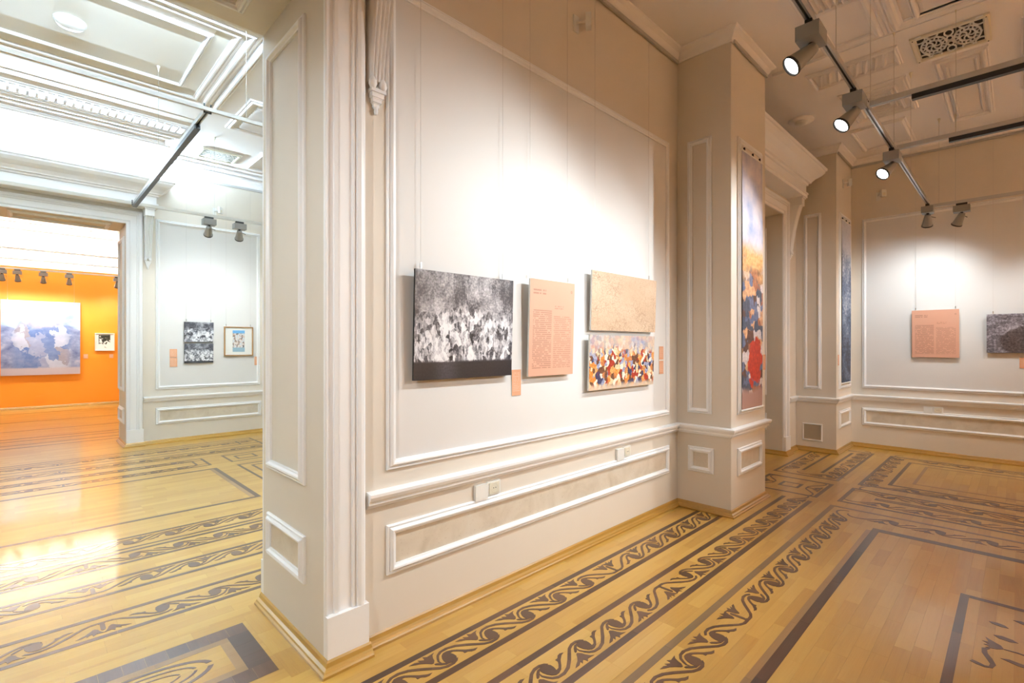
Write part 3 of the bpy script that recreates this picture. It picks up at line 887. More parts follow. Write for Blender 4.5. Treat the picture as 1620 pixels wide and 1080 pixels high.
def casing(parent, x0, x1, y, s, w=0.195):
    """U-shaped architrave around an opening; s=-1 faces -y, +1 faces +y"""
    mb = MB(); vs = []
    for t, h in P_CASE:
        d = t * w
        vs += [(x0 - d, y + s * h, 0.25), (x0 - d, y + s * h, ZS + d), (x1 + d, y + s * h, ZS + d), (x1 + d, y + s * h, 0.25)]
    fs = []
    for k in range(len(P_CASE) - 1):
        for i in range(3): fs.append((k * 4 + i, k * 4 + i + 1, k * 4 + 5 + i, k * 4 + 4 + i))
    mb.add(vs, fs)
    fix_normals(mb.build('casing', 'trim_paint', parent))
    for a, c in ((x0 - w - 0.012, x0), (x1, x1 + w + 0.012)):
        MB().box(a, c, min(y, y + s * 0.045), max(y, y + s * 0.045), 0.0, 0.25).build('plinth_block', 'trim_paint', parent)


def corbel(parent, xc, y, s, w=0.105):
    """fluted bracket that carries the hood; top at 3.53, tip at about 2.66"""
    mb = MB()
    nx, nz = 26, 22
    zt, zb = 3.42, 2.80
    depth = lambda t: 0.045 + 0.12 * (t ** 2.2) + 0.015 * math.sin(t * math.pi)
    vs = []
    for j in range(nz + 1):
        t = j / nz; z = zb + (zt - zb) * t
        ww = w * (0.80 + 0.20 * t)
        for i in range(nx + 1):
            a = i / nx
            rib = abs(math.sin(a * math.pi * 4.5 + 0.0)) * 0.014
            vs.append((xc + (a - 0.5) * ww, y + s * (depth(t) - 0.014 + rib), z))
    fs = [(j * (nx + 1) + i, j * (nx + 1) + i + 1, (j + 1) * (nx + 1) + i + 1, (j + 1) * (nx + 1) + i) for j in range(nz) for i in range(nx)]
    mb.add(vs, fs)
    for sd in (0, nx):
        side = []
        for j in range(nz + 1):
            t = j / nz; ww = w * (0.80 + 0.20 * t)
            side += [(xc + (sd / nx - 0.5) * ww, y + s * (depth(t) - 0.014), zb + (zt - zb) * t), (xc + (sd / nx - 0.5) * ww, y, zb + (zt - zb) * t)]
        mb.add(side, [(2 * j, 2 * j + 1, 2 * j + 3, 2 * j + 2) for j in range(nz)])
    root = mb.build('corbel', 'trim_paint', parent)
    fix_normals(root)
    b2 = MB().box(xc - w * 0.55, xc + w * 0.55, min(y, y + s * 0.185), max(y, y + s * 0.185), 3.42, 3.515)
    b2.box(xc - w * 0.62, xc + w * 0.62, min(y, y + s * 0.20), max(y, y + s * 0.20), 3.515, 3.535)
    b2.build('corbel_block', 'trim_paint', root)
    rs = MB()
    rs.lathe([(0.0, 0.0), (0.03, 0.004), (0.034, 0.012), (0.02, 0.016), (0.012, 0.014)], 16, Matrix.Translation((xc, y + s * 0.185, 3.468)) @ Matrix.Rotation(math.radians(90 * -s), 4, 'X').inverted())
    rs.build('rosette', 'trim_paint', root)
    for k, dx in enumerate((-0.3, 0.22)):
        sp = MB().lathe([(0.001, -0.03), (0.014, -0.024), (0.021, -0.008), (0.018, 0.01), (0.008, 0.028), (0.001, 0.034)], 12, Matrix.Translation((xc + dx * w, y + s * 0.038, 2.79)))
        sp.build('leaf_bud', 'trim_paint', root, True)
    dr = MB()
    for k in range(4):
        z1 = 2.765 - k * 0.022; r1 = 0.040 - k * 0.008
        dr.box(xc - r1, xc + r1, min(y, y + s * r1 * 1.1), max(y, y + s * r1 * 1.1), z1 - 0.017, z1)
        dr.box(xc - r1 * 0.82, xc + r1 * 0.82, min(y, y + s * r1 * 0.9), max(y, y + s * r1 * 0.9), z1 - 0.022, z1 - 0.017)
    dr.lathe([(0.001, -0.02), (0.008, -0.016), (0.011, 0.0), (0.008, 0.02), (0.006, 0.03)], 10, Matrix.Translation((xc, y + s * 0.012, 2.665)))
    dr.build('drop', 'trim_paint', root)


def hood(parent, x0, x1, y, s):
    """entablature over a doorway"""
    xa, xb = x0 - 0.34, x1 + 0.34
    d0 = 0.20
    path = [(xa, y), (xa, y - d0), (xb, y - d0), (xb, y)]
    if s > 0: path = [(xb, y), (xb, y + d0), (xa, y + d0), (xa, y)]
    MB().box(xa, xb, min(y, y + s * d0), max(y, y + s * d0), 3.535, 3.93).build('frieze', 'trim_paint', parent)
    rail('hood_fascia', parent, path, [(0, 3.535), (0.012, 3.535), (0.012, 3.575), (0.022, 3.58), (0.022, 3.60), (0, 3.60)], 'trim_paint')
    rail('hood_cornice', parent, path, [(0, 3.70), (0.02, 3.705), (0.025, 3.73), (0.05, 3.735), (0.055, 3.75), (0.09, 3.79), (0.15, 3.835), (0.185, 3.875), (0.19, 3.90), (0.205, 3.905), (0.21, 3.935), (0, 3.945)], 'trim_paint')


def jamb(parent, x, s, y0, y1):
    """panels on the reveal; s=-1 faces -x"""
    n = (s, 0, 0)
    frame('jamb_panel', parent, (x, 0, 0), UY, UZ, n, y0 + 0.20, y0 + 0.72, 0.81, 3.13, 0.05)
    slab_on('panel_field', parent, (x, 0, 0), UY, UZ, n, y0 + 0.235, y0 + 0.685, 0.365, 0.52, 0.004, 'stone_insert')
    frame('jamb_panel', parent, (x, 0, 0), UY, UZ, n, y0 + 0.20, y0 + 0.72, 0.325, 0.56, 0.05)


door_1 = empty_struct('door_1')
casing(door_1, XJ0, XJ1, YW, -1); casing(door_1, XJ0, XJ1, YW2, 1)
for xc in (XJ0 - 0.262, XJ1 + 0.262): corbel(door_1, xc, YW, -1); corbel(door_1, xc, YW2, 1)
hood(door_1, XJ0, XJ1, YW, -1); hood(door_1, XJ0, XJ1, YW2, 1)
jamb(door_1, XJ1, -1, YW, YW2); jamb(door_1, XJ0, 1, YW, YW2)
frame('soffit_panel', door_1, (0, 0, ZS), UX, UY, (0, 0, -1), XJ0 + 0.15, XJ1 - 0.15, YW + 0.20, YW2 - 0.14, 0.05)
door_2 = empty_struct('door_2')
casing(door_2, XD0, XD1, YW, -1); casing(door_2, XD0, XD1, YW2, 1)
for xc in (XD0 - 0.262, XD1 + 0.262): corbel(door_2, xc, YW, -1)
hood(door_2, XD0, XD1, YW, -1)
jamb(door_2, XD1, -1, YW, YW2); jamb(door_2, XD0, 1, YW, YW2)
frame('soffit_panel', door_2, (0, 0, ZS), UX, UY, (0, 0, -1), XD0 + 0.15, XD1 - 0.15, YW + 0.20, YW2 - 0.14, 0.05)
door_3 = empty_struct('door_3')
casing(door_3, XK0, XK1, LY, -1); casing(door_3, XK0, XK1, OY0, 1)
for xc in (XK0 - 0.262, XK1 + 0.262): corbel(door_3, xc, LY, -1); corbel(door_3, xc, OY0, 1)
hood(door_3, XK0, XK1, LY, -1); hood(door_3, XK0, XK1, OY0, 1)
jamb(door_3, XK1, -1, LY - 0.05, OY0); jamb(door_3, XK0, 1, LY - 0.05, OY0)
frame('soffit_panel', door_3, (0, 0, ZS), UX, UY, (0, 0, -1), XK0 + 0.30, XK1 - 0.15, LY + 0.14, OY0 - 0.14, 0.05)

# ------------------------------------------------------------------ ceiling ornament
ND = (0, 0, -1)


def cframe(parent, x0, x1, y0, y1, w=0.05, mat='ceiling_paint', hs=1.2, prof=P_FRAME):
    return frame('ceiling_moulding', parent, (0, 0, ZC), UX, UY, ND, x0, x1, y0, y1, w, mat, prof, hs)


def flutes(parent, x0, x1, y0, y1, n, along='x', mat='ceiling_paint', skew=0.0):
    """ribs side by side; along names the direction in which they repeat"""
    mb = MB()
    for i in range(n):
        if along == 'x':
            a = x0 + (x1 - x0) * i / n; c = x0 + (x1 - x0) * (i + 0.62) / n
            vs = [(a, y0, ZC), (c, y0, ZC), (c + skew, y1, ZC), (a + skew, y1, ZC)]
            mid = [((a + c) / 2, y0, ZC - 0.034), ((a + c) / 2 + skew, y1, ZC - 0.034)]
            mb.add(vs + mid, [(0, 4, 5, 3), (4, 1, 2, 5), (0, 1, 4), (3, 5, 2)])
        else:
            a = y0 + (y1 - y0) * i / n; c = y0 + (y1 - y0) * (i + 0.62) / n
            vs = [(x0, a, ZC), (x0, c, ZC), (x1, c + skew, ZC), (x1, a + skew, ZC)]
            mid = [(x0, (a + c) / 2, ZC - 0.034), (x1, (a + c) / 2 + skew, ZC - 0.034)]
            mb.add(vs + mid, [(0, 3, 5, 4), (4, 5, 2, 1), (0, 4, 1), (3, 2, 5)])
    return fix_normals(mb.build('ceiling_flutes', mat, parent))


# near room
slab_on('ceiling_beam', ceiling, (0, 0, ZC), UX, UY, ND, 5.42, 5.56, -4.9, 1.75, 0.03, 'ceiling_paint')
cframe(ceiling, 1.2, 5.42, 0.80, 1.28, 0.10, hs=1.6)
cframe(ceiling, 1.2, 5.42, -3.2, 0.80, 0.12, hs=1.8)
cframe(ceiling, 5.70, 6.09, 0.78, 1.53, 0.045); flutes(ceiling, 5.77, 6.02, 0.85, 1.46, 8, 'y', skew=0.05)
cframe(ceiling, 4.3, 4.72, 0.86, 1.25, 0.045); flutes(ceiling, 4.36, 4.66, 0.92, 1.19, 6, 'y')
cframe(ceiling, 6.28, 8.12, 0.19, 0.585, 0.05); cframe(ceiling, 6.42, 7.98, 0.26, 0.515, 0.03); flutes(ceiling, 6.48, 7.92, 0.30, 0.48, 18, 'x')
cframe(ceiling, 4.6, 5.35, 0.16, 0.62, 0.05); flutes(ceiling, 4.68, 5.27, 0.24, 0.54, 9, 'x')
cframe(ceiling, 4.9, 5.65, -0.45, -0.02, 0.05); flutes(ceiling, 4.98, 5.57, -0.38, -0.08, 9, 'x')
cframe(ceiling, 5.95, 7.6, -0.45, -0.02, 0.05); flutes(ceiling, 6.05, 7.5, -0.38, -0.08, 18, 'x')
cframe(ceiling, 6.40, 7.35, 0.80, 1.40, 0.06); cframe(ceiling, 6.52, 7.23, 0.90, 1.30, 0.03)
for k in range(3): frame('ceiling_moulding', ceiling, (0, 0, ZC), UX, UY, ND, 6.62 + k * 0.09, 7.13 - k * 0.09, 0.95 + k * 0.05, 1.25 - k * 0.05, 0.022, 'ceiling_paint')
cframe(ceiling, 7.55, 8.5, 0.95, 1.55, 0.07)
# middle room
cframe(ceiling_l, -0.64, 1.20, 4.99, 6.21, 0.045, hs=1.0)
slab_on('ceiling_field', ceiling_l, (0, 0, ZC), UX, UY, ND, -0.60, 1.16, 5.03, 6.17, 0.004, 'ceiling_field')
slab_on('ceiling_field', ceiling_l, (0, 0, ZC), UX, UY, ND, 1.20, 1.33, 4.9, 6.38, 0.004, 'ceiling_field')
slab_on('ceiling_field', ceiling_l, (0, 0, ZC), UX, UY, ND, -0.8, 1.20, 6.21, 6.38, 0.004, 'ceiling_field')
cframe(ceiling_l, -0.78, 1.42, 4.80, 6.47, 0.09, hs=0.8)
cframe(ceiling_l, -0.88, 1.52, 4.70, 6.57, 0.10, hs=1.1)
cframe(ceiling_l, -0.98, 1.62, 4.60, 6.67, 0.08, hs=1.4)
slab_on('ceiling_field', ceiling_l, (0, 0, ZC), UX, UY, ND, -1.2, 1.50, 7.05, 7.16, 0.004, 'ceiling_field')
cframe(ceiling_l, -1.2, 1.55, 7.30, 7.66, 0.05, hs=0.8); 
den = MB()
for i in range(34):
    xx = -1.1 + 2.58 * i / 34
    den.box(xx, xx + 0.052, 7.38, 7.58, ZC - 0.02, ZC)
den.build('dentil_band', 'ceiling_paint', ceiling_l)
cframe(ceiling_l, -1.3, 1.55, 7.72, 8.30, 0.12, hs=0.9); cframe(ceiling_l, -1.15, 1.42, 7.86, 8.16, 0.06, hs=1.2)
cframe(ceiling_l, 1.80, 2.62, 6.0, 6.98, 0.07); flutes(ceiling_l, 1.92, 2.5, 6.12, 6.86, 12, 'y')
slab_on('ceiling_field', ceiling_l, (0, 0, ZC), UX, UY, ND, 1.87, 1.93, 6.06, 6.92, 0.004, 'ceiling_field')
cframe(ceiling_l, 2.42, 2.95, 7.55, 8.35, 0.06)
for k, yy in enumerate((8.50, 8.68, 8.90)): slab_on('ceiling_moulding', ceiling_l, (0, 0, ZC), UX, UY, ND, 1.5, LX1, yy, yy + 0.07, 0.02 + 0.012 * k, 'ceiling_paint')
# orange room
for yy in (10.6, 11.6, 13.0, 14.6, 15.6): slab_on('ceiling_moulding', ceiling_o, (0, 0, ZC), UX, UY, ND, -2.2, 2.6, yy, yy + 0.12, 0.02, 'ceiling_paint')
rail('cornice', wall_end, [(LX0, OY1 + 0.26), (LX1, OY1 + 0.26)], [(0, 3.72), (0.02, 3.72), (0.02, 3.78), (0.06, 3.82), (0.06, 3.86), (0.10, 3.92), (0.10, 3.97), (0, 4.0)], 'trim_paint')

# ------------------------------------------------------------------ track lighting
ZT = 3.185


def track(label, a, b, black=None, wires=(), group=None, w=0.032, h=0.036, zt=ZT, bar='aluminium'):
    """suspended light bar from a to b; black = (from, to) share that carries a black track insert"""
    ax, ay = a; bx, by = b
    t = thing('track_rail', label, 'light track', (ax, ay, zt), 0, group)
    L = math.hypot(bx - ax, by - ay); ang = math.atan2(by - ay, bx - ax)
    mb = MB()
    mb.box(0, L, -w / 2, -w / 2 + 0.010, 0, h); mb.box(0, L, w / 2 - 0.010, w / 2, 0, h); mb.box(0, L, -w / 2 + 0.010, w / 2 - 0.010, 0.012, h)
    o = mb.build('bar', bar, t); o.rotation_euler = (0, 0, ang)
    s = MB().box(0.01, L - 0.01, -w / 2 + 0.0105, w / 2 - 0.0105, 0.006, 0.0119).build('slot', 'black_plastic', t); s.rotation_euler = (0, 0, ang)
    if black:
        k = MB().box(L * black[0], L * black[1], -w / 2 - 0.004, w / 2 + 0.004, -0.034, -0.0005).build('track_insert', 'black_plastic', t); k.rotation_euler = (0, 0, ang)
    for s_ in wires:
        px, py = math.cos(ang) * L * s_, math.sin(ang) * L * s_
        MB().cyl((px, py, h), (px, py, ZC - zt - 0.03), 0.0016, n=6).build('suspension_wire', 'wire_steel', t)
        MB().lathe([(0.001, 0.03), (0.016, 0.03), (0.016, 0.018), (0.008, 0.0), (0.003, -0.03), (0.001, -0.03)], 10, Matrix.Translation((px, py, ZC - zt - 0.03))).build('ceiling_hook', 'plastic_cream', t)
    return t


G_TR = 'aluminium light tracks of the near room'
track('long aluminium light track running parallel to the picture wall', (-2.4, 0.76), (7.80, 0.76), None, tuple((x + 2.4) / 10.2 for x in (-1.8, 3.45, 4.43, 5.415, 6.388)))
track('crosswise light track joining beside the middle lit spotlight', (4.27, 0.735), (4.27, -3.5), (0.055, 0.30), (0.25, 0.6))
track('crosswise light track joining at the lit spotlight nearest the door hood', (5.38, 0.735), (5.38, -3.5), (0.08, 0.30), (0.09, 0.28))
track('crosswise light track hung close to the end wall with the peach panel', (7.93, 0.76), (7.93, -3.5), None, (0.02, 0.055, 0.40))
track('crosswise light track spanning the white room from side to side', (-2.0, 4.09), (2.0, 4.09), None, (0.2, 0.8), w=0.026, h=0.026, bar='plastic_white')
track('light track with black insert running toward the far white door hood', (0.945, 4.11), (0.945, 7.42), (0.085, 1.0), (0.55,))
track('light track in front of the framed print and stacked photographs', (-1.5, 7.45), (2.38, 7.45), None, (0.3, 0.85), bar='plastic_white')
track('light track above the wide painting on the orange wall', (-2.2, 15.35), (2.6, 15.35), None, (0.2, 0.8), zt=3.16, bar='plastic_white')
track('bare light bar crossing the orange room near its middle', (-2.2, 13.85), (2.6, 13.85), None, (0.2, 0.8))
track('bare light bar crossing the orange room near its doorway', (-2.2, 12.35), (2.6, 12.35), None, (0.2, 0.8))

# clips where bars cross
def clip(label, x, y, z=ZT):
    t = thing('track_clip', label, 'clip', (x, y, z))
    mb = MB()
    for sx in (-1, 1):
        mb.box(sx * 0.021 - 0.004, sx * 0.021 + 0.004, -0.006, 0.006, -0.008, 0.055)
    mb.box(-0.025, 0.025, -0.006, 0.006, -0.012, -0.004)
    mb.build('bracket', 'black_plastic', t)
    MB().cyl((-0.03, 0, 0.02), (0.03, 0, 0.02), 0.004, n=8).build('screw', 'bright_metal', t)
clip('black clip joining two crossed light tracks of the near room', 4.27, 0.752)
clip('black clip under the crossed tracks of the white room', 0.945, 4.10)
clip('small metal clip at the far end of the black insert track', 0.945, 7.43)

_ = MB().box(-0.075, 0.075, -0.055, 0.055, -0.045, 0.03)
LAMP_BOX = _.mesh('gear_box', 'lamp_grey')
LAMP_ADP = MB().box(-0.05, 0.05, -0.017, 0.017, 0.0301, 0.062).mesh('track_adapter', 'black_plastic')
LAMP_STEM = MB().cyl((0, 0, -0.045), (0, 0, -0.075), 0.014, n=12).mesh('swivel', 'black_plastic')
LAMP_HEAD = MB().lathe([(0.001, 0.02), (0.028, 0.02), (0.032, 0.0), (0.037, -0.03), (0.050, -0.115), (0.053, -0.126), (0.050, -0.126), (0.047, -0.118)], 24).mesh('lamp_head', 'lamp_grey', True)
LAMP_RIM = MB().lathe([(0.0525, -0.116), (0.0545, -0.118), (0.0545, -0.130), (0.048, -0.130), (0.047, -0.120)], 24).mesh('rim', 'black_plastic', True)
LAMP_LENS = MB().lathe([(0.0470, -0.120), (0.03, -0.123), (0.001, -0.125)], 24).mesh('lens', 'lens_glow', True)
LAMP_ARM = MB().cyl((0.026, 0, -0.01), (0.075, 0, -0.03), 0.004, n=8).mesh('lever', 'black_plastic')


def lamp(label, x, y, aim, power, along='x', z=ZT, size=97, blend=1.0, group='spotlights', col=C_SPOT, lit=True):
    t = thing('track_spotlight', label, 'spotlight', (x, y, z - 0.062), 0 if along == 'x' else math.pi / 2, group)
    rz = Matrix.Rotation(t.rotation_euler[2], 4, 'Z')
    for nm, me in (('gear_box', LAMP_BOX), ('track_adapter', LAMP_ADP), ('swivel', LAMP_STEM)): put(nm, me, t)
    pivot = Vector((x, y, z - 0.062 - 0.078))
    d = (Vector(aim) - pivot).normalized()
    q = (rz.inverted().to_3x3() @ d).to_track_quat('-Z', 'Y')
    h = put('lamp_head', LAMP_HEAD, t, (0, 0, -0.078)); h.rotation_mode = 'QUATERNION'; h.rotation_quaternion = q
    put('rim', LAMP_RIM, h); put('lens', LAMP_LENS, h); put('lever', LAMP_ARM, h)
    ld = bpy.data.lights.new('beam', 'SPOT'); ld.energy = power; ld.color = col
    ld.spot_size = math.radians(size); ld.spot_blend = blend; ld.shadow_soft_size = 0.022
    lo = bpy.data.objects.new('beam', ld); COL.objects.link(lo); lo.parent = h; lo.location = (0, 0, -0.15)
    return t


lamp('lit grey track spotlight at the open end of the long near track', 2.94, 0.76, (1.75, YW, 1.5), P_SPOT * 0.58, size=112)
lamp('lit grey track spotlight beside the joint of the crosswise track', 3.93, 0.76, (2.45, YW, 0.95), P_SPOT * 0.63, size=110)
lamp('lit grey track spotlight next to the crosswise track at the door hood', 5.33, 0.76, (3.20, YW, 0.95), P_SPOT * 0.63, size=108)
lamp('grey spotlight at the corner where the long track ends by the end wall', 7.72, 0.76, (XR, 0.95, 1.5), P_SPOT * 0.24, size=122)
lamp('grey spotlight angled sideways above the wide peach panel', 7.93, 0.47, (XR, 1.25, 1.5), P_SPOT * 0.24, 'y', size=122)
lamp('added grey spotlight further along the end wall track', 7.93, -0.45, (XR, -0.25, 1.2), P_SPOT * 0.28, 'y', size=100)  # extra spot added on the out-of-view stretch of this track
lamp('grey spotlight aimed at the tall colourful banner', 4.27, -0.95, (4.8, YP, 1.6), P_SPOT * 0.2, 'y', size=60)
lamp('added grey fill spotlight aimed at the tall blue banner', 5.38, -0.95, (7.9, YP, 1.5), P_SPOT * 0.85, 'y', size=58)  # unseen lamp added to brighten the second pier and the recess
lamp('added grey fill spotlight turned toward the panelled door reveal', -1.3, 0.76, (XJ1, 2.7, 1.0), P_SPOT * 1.1, size=80)  # put in behind the camera to lift the dim jamb
lamp('added grey fill spotlight low aimed at the dado from the joining crosswise track', 4.27, -1.7, (2.5, YW, 0.85), P_SPOT * 1.3, 'y', size=52)  # unseen fill, added to even out the wall light down to the dado
lamp('added grey fill spotlight low aimed at the dado from the door hood crosswise track', 5.38, -1.7, (3.3, YW, 0.85), P_SPOT * 1.3, 'y', size=44)  # second added dado fill, also out of view
G_WARM_FILL = 'added warm fill spotlights over the rest of the near room'  # unseen lamps added to give the near room a warm ambient bounce
lamp('added warm fill spotlight at the far end of the joining crosswise track', 4.27, -2.9, (4.4, YB, 2.4), P_WARM_FILL, 'y', size=84, col=C_WARM_FILL)
lamp('added warm fill spotlight at the far end of the door hood crosswise track', 5.38, -2.9, (6.2, YB, 2.4), P_WARM_FILL, 'y', size=84, col=C_WARM_FILL)
lamp('added warm fill spotlight at the far end of the end wall track', 7.93, -2.9, (7.2, YB, 2.4), P_WARM_FILL, 'y', size=84, col=C_WARM_FILL)
lamp('added warm fill spotlight at the start of the long near track', 1.5, 0.76, (XL, -2.2, 2.4), P_WARM_FILL, 'x', size=70, col=C_WARM_FILL)
G2 = 'spotlights of the white room'
lamp('grey spotlight over the stacked black and white photographs', 1.735, 7.45, (1.95, LY, 1.7), P_SPOT_FAR, group=G2)
lamp('grey spotlight over the wood framed print', 2.10, 7.45, (2.5, LY, 1.7), P_SPOT_FAR, group=G2)
for i, (px, py, al) in enumerate(((-0.75, 4.09, 'x'), (-1.5, 4.09, 'x'), (1.85, 4.09, 'x'), (-0.75, 7.45, 'x'), (-1.35, 7.45, 'x'))):  # added fill lamps out of view, brightening the middle room floor
    lamp(('added fill spotlight left of the bar crossing on the near white room track', 'added fill spotlight at the open end of the near white room track', 'added fill spotlight right of the bar crossing on the near white room track',
          'added fill spotlight toward the middle of the far white room track', 'added fill spotlight at the open end of the far white room track')[i], px, py, (px * 0.6 + 0.2, 5.9 + (py - 5.8) * 0.3, 0), P_FLOOR_FILL_L, group=G2, size=125, col=C_STRIP)
G3 = 'spotlights along the orange wall'
for i, (px, ax) in enumerate(((-0.34, -0.3), (-0.105, 0.05), (0.31, 0.35), (0.745, 0.8), (1.62, 1.55))):
    lamp('small grey spotlight on the track above the hill painting' if i < 4 else 'small grey spotlight on the track above the framed blot print', px, 15.35, (ax, OY1, 1.7), P_SPOT_FAR * 1.0, z=3.16, group=G3, size=100)


def light_strip(label, x0, x1, y, z, power, col=C_STRIP):
    """tube light lying on top of a door hood, shining up"""
    t = thing('light_strip', label, 'light strip', ((x0 + x1) / 2, y, z))
    L = (x1 - x0) / 2
    MB().box(-L, L, -0.03, 0.03, 0, 0.025).build('tray', 'plastic_white', t)
    MB().cyl((-L + 0.01, 0, 0.035), (L - 0.01, 0, 0.035), 0.010, n=10).build('tube', 'strip_glow', t)
    ld = bpy.data.lights.new('glow', 'AREA'); ld.shape = 'RECTANGLE'; ld.size = 2 * L; ld.size_y = 0.05; ld.energy = power; ld.color = col
    lo = bpy.data.objects.new('glow', ld); COL.objects.link(lo); lo.parent = t; lo.location = (0, 0, 0.05); lo.rotation_euler = (math.pi, 0, 0)


light_strip('tube light lying on the hood of the doorway to the orange room', XK0 - 0.3, XK1 + 0.3, LY - 0.14, 3.945, P_STRIP_L)
light_strip('added tube light lying on the white room side hood of the near doorway', XJ0 - 0.3, XJ1 + 0.3, YW2 + 0.14, 3.945, P_STRIP_L)  # unseen strip added for soft ambient light in the middle room
light_strip('tube light lying on top of the orange panel wall', LX0 + 0.2, LX1 - 0.2, OY1 + 0.10, 3.33, 260, (1.0, 0.96, 0.9))
light_strip('added tube light lying on the orange room side hood of the far doorway', XK0 - 0.3, XK1 + 0.3, OY0 + 0.14, 3.945, P_STRIP_FILL_O, (1.0, 0.95, 0.88))  # hidden strip, added to brighten the orange room ceiling
MB().box(5.5, 7.7, 6.36, 6.6, 3.1, 3.2).build('ledge', 'trim_paint', bpy.data.objects['wall_side_room_back'])
light_strip('added tube light on a ledge high up in the side room', 5.6, 7.6, 6.45, 3.2, 60, (1.0, 0.93, 0.82))  # unseen lamp added so the side room and door reveal are lit


# ------------------------------------------------------------------ pictures
def board_mesh(w, h, t, front, side):
    """board centred on x, bottom at z=0, back at y=0, front at y=-t"""
    me = MB().box(-w / 2, w / 2, -t, 0, 0, h).mesh('board', [front, side])
    for p in me.polygons:
        p.material_index = 0 if p.normal.y < -0.5 else 1
    return me


def wires(t, w, h, top, y=-0.006):
    for s in (-0.42, 0.42):
        MB().cyl((w * s, y, h - 0.03), (w * s, y, top), 0.0009, n=6).build('hanging_wire', 'wire_steel', t)
        MB().box(w * s - 0.004, w * s + 0.004, y - 0.004, y + 0.004, h + 0.01, h + 0.04).build('wire_clamp', 'bright_metal', t)


def hung_board(name, label, cat, w, h, front, loc, rotz=0.0, t=0.014, tilt=1.8, side='plastic_white', wire=True, group=None, top=4.14):
    """loc is the middle of the bottom edge at the back"""
    r = thing(name, label, cat, loc, rotz, group)
    o = put('board', board_mesh(w, h, t, front, side), r); o.rotation_euler = (math.radians(tilt), 0, 0)
    MB().box(-w * 0.4, w * 0.4, 0.001, 0.022, h * 0.1, h * 0.16).build('spacer', 'black_plastic', r)
    if wire: wires(r, w, h, top - loc[2], 0.004)
    return r


def label_card(label, w, h, loc, rotz=0.0, group=None):
    o = put('wall_label', board_mesh(w, h, 0.004, 'print_label', 'plastic_white'), None, loc, (0, 0, rotz))
    o['label'] = label; o['category'] = 'wall label'
    if group: o['group'] = group
    return o


RX = -math.pi / 2
yb = YW - 0.030
hung_board('mounted_photograph', 'black and white crowd photograph board hanging on the picture wall', 'photograph', 0.715, 0.585, 'print_crowd_mono', (1.808, yb, 1.315), side='black_plastic')
hung_board('text_panel', 'tall peach text panel hanging between photograph and sketch', 'text panel', 0.455, 0.635, 'print_text', (2.545, yb, 1.298))
hung_board('mounted_sketch', 'beige pencil sketch board hanging above the colourful board', 'sketch', 0.925, 0.445, 'print_sketch', (3.45, yb, 1.612))
hung_board('mounted_print', 'colourful crowd board hanging below the beige sketch', 'print', 0.92, 0.412, 'print_crowd_colour', (3.42, yb, 1.165), wire=False)
label_card('narrow peach label right below the black and white photograph', 0.082, 0.165, (2.245, YW - 0.0045, 1.180))
label_card('small peach label beside the top of the colourful board, upper of two', 0.075, 0.118, (4.085, YW - 0.0045, 1.372))
label_card('small peach label beside the foot of the colourful board, lower of two', 0.075, 0.118, (4.085, YW - 0.0045, 1.243))


def banner(label, x, w, z0, z1, front):
    r = thing('hanging_banner', label, 'banner', (x, YP - 0.030, z0))
    n = 14
    mb = MB()
    vs = []
    for i in range(n + 1):
        z = (z1 - z0) * i / n; yy = -0.006 * math.sin(i / n * math.pi)
        vs += [(-w / 2, yy, z), (w / 2, yy, z), (-w / 2, yy + 0.002, z), (w / 2, yy + 0.002, z)]
    fs = []
    for i in range(n):
        k = i * 4; fs += [(k, k + 1, k + 5, k + 4), (k + 2, k + 6, k + 7, k + 3), (k, k + 4, k + 6, k + 2), (k + 1, k + 3, k + 7, k + 5)]
    mb.add(vs, fs).build('fabric', front, r)
    MB().cyl((-w / 2 - 0.02, 0.003, 0), (w / 2 + 0.02, 0.003, 0), 0.011, n=10).build('bottom_rod', 'plastic_white', r)
    MB().cyl((-w / 2 - 0.02, 0.003, z1 - z0), (w / 2 + 0.02, 0.003, z1 - z0), 0.009, n=10).build('top_rod', 'plastic_white', r)
    for s in (-0.36, 0.05, 0.40):
        MB().cyl((w * s, 0.006, z1 - z0 + 0.005), (w * s, 0.006, z1 - z0 + 0.035), 0.009, n=8).build('hook', 'black_plastic', r)


banner('tall colourful banner with a red patch hanging on the first pier', 4.815, 0.50, 0.915, 3.245, 'print_banner')
banner('tall blue grey banner hanging on the pier at the room corner', 8.40, 0.52, 0.965, 3.26, 'print_blue_banner')
label_card('thin peach label on the pier edge beside the colourful banner', 0.07, 0.15, (5.185, YP - 0.0045, 1.26))
label_card('thin peach label on the pier edge beside the blue banner', 0.07, 0.15, (8.055, YP - 0.0045, 1.22))

xb = XR - 0.030
hung_board('text_panel', 'wide peach text panel hanging beside the dark gnarled photograph', 'text panel', 0.49, 0.645, 'print_text', (xb, 0.79, 1.335), RX)
hung_board('mounted_photograph', 'dark photograph of gnarled shapes beside the wide peach panel', 'photograph', 0.74, 0.49, 'print_cave', (xb, -0.085, 1.405), RX, side='black_plastic')
label_card('peach label below the dark gnarled photograph', 0.10, 0.13, (XR - 0.0045, -0.06, 1.215), RX)

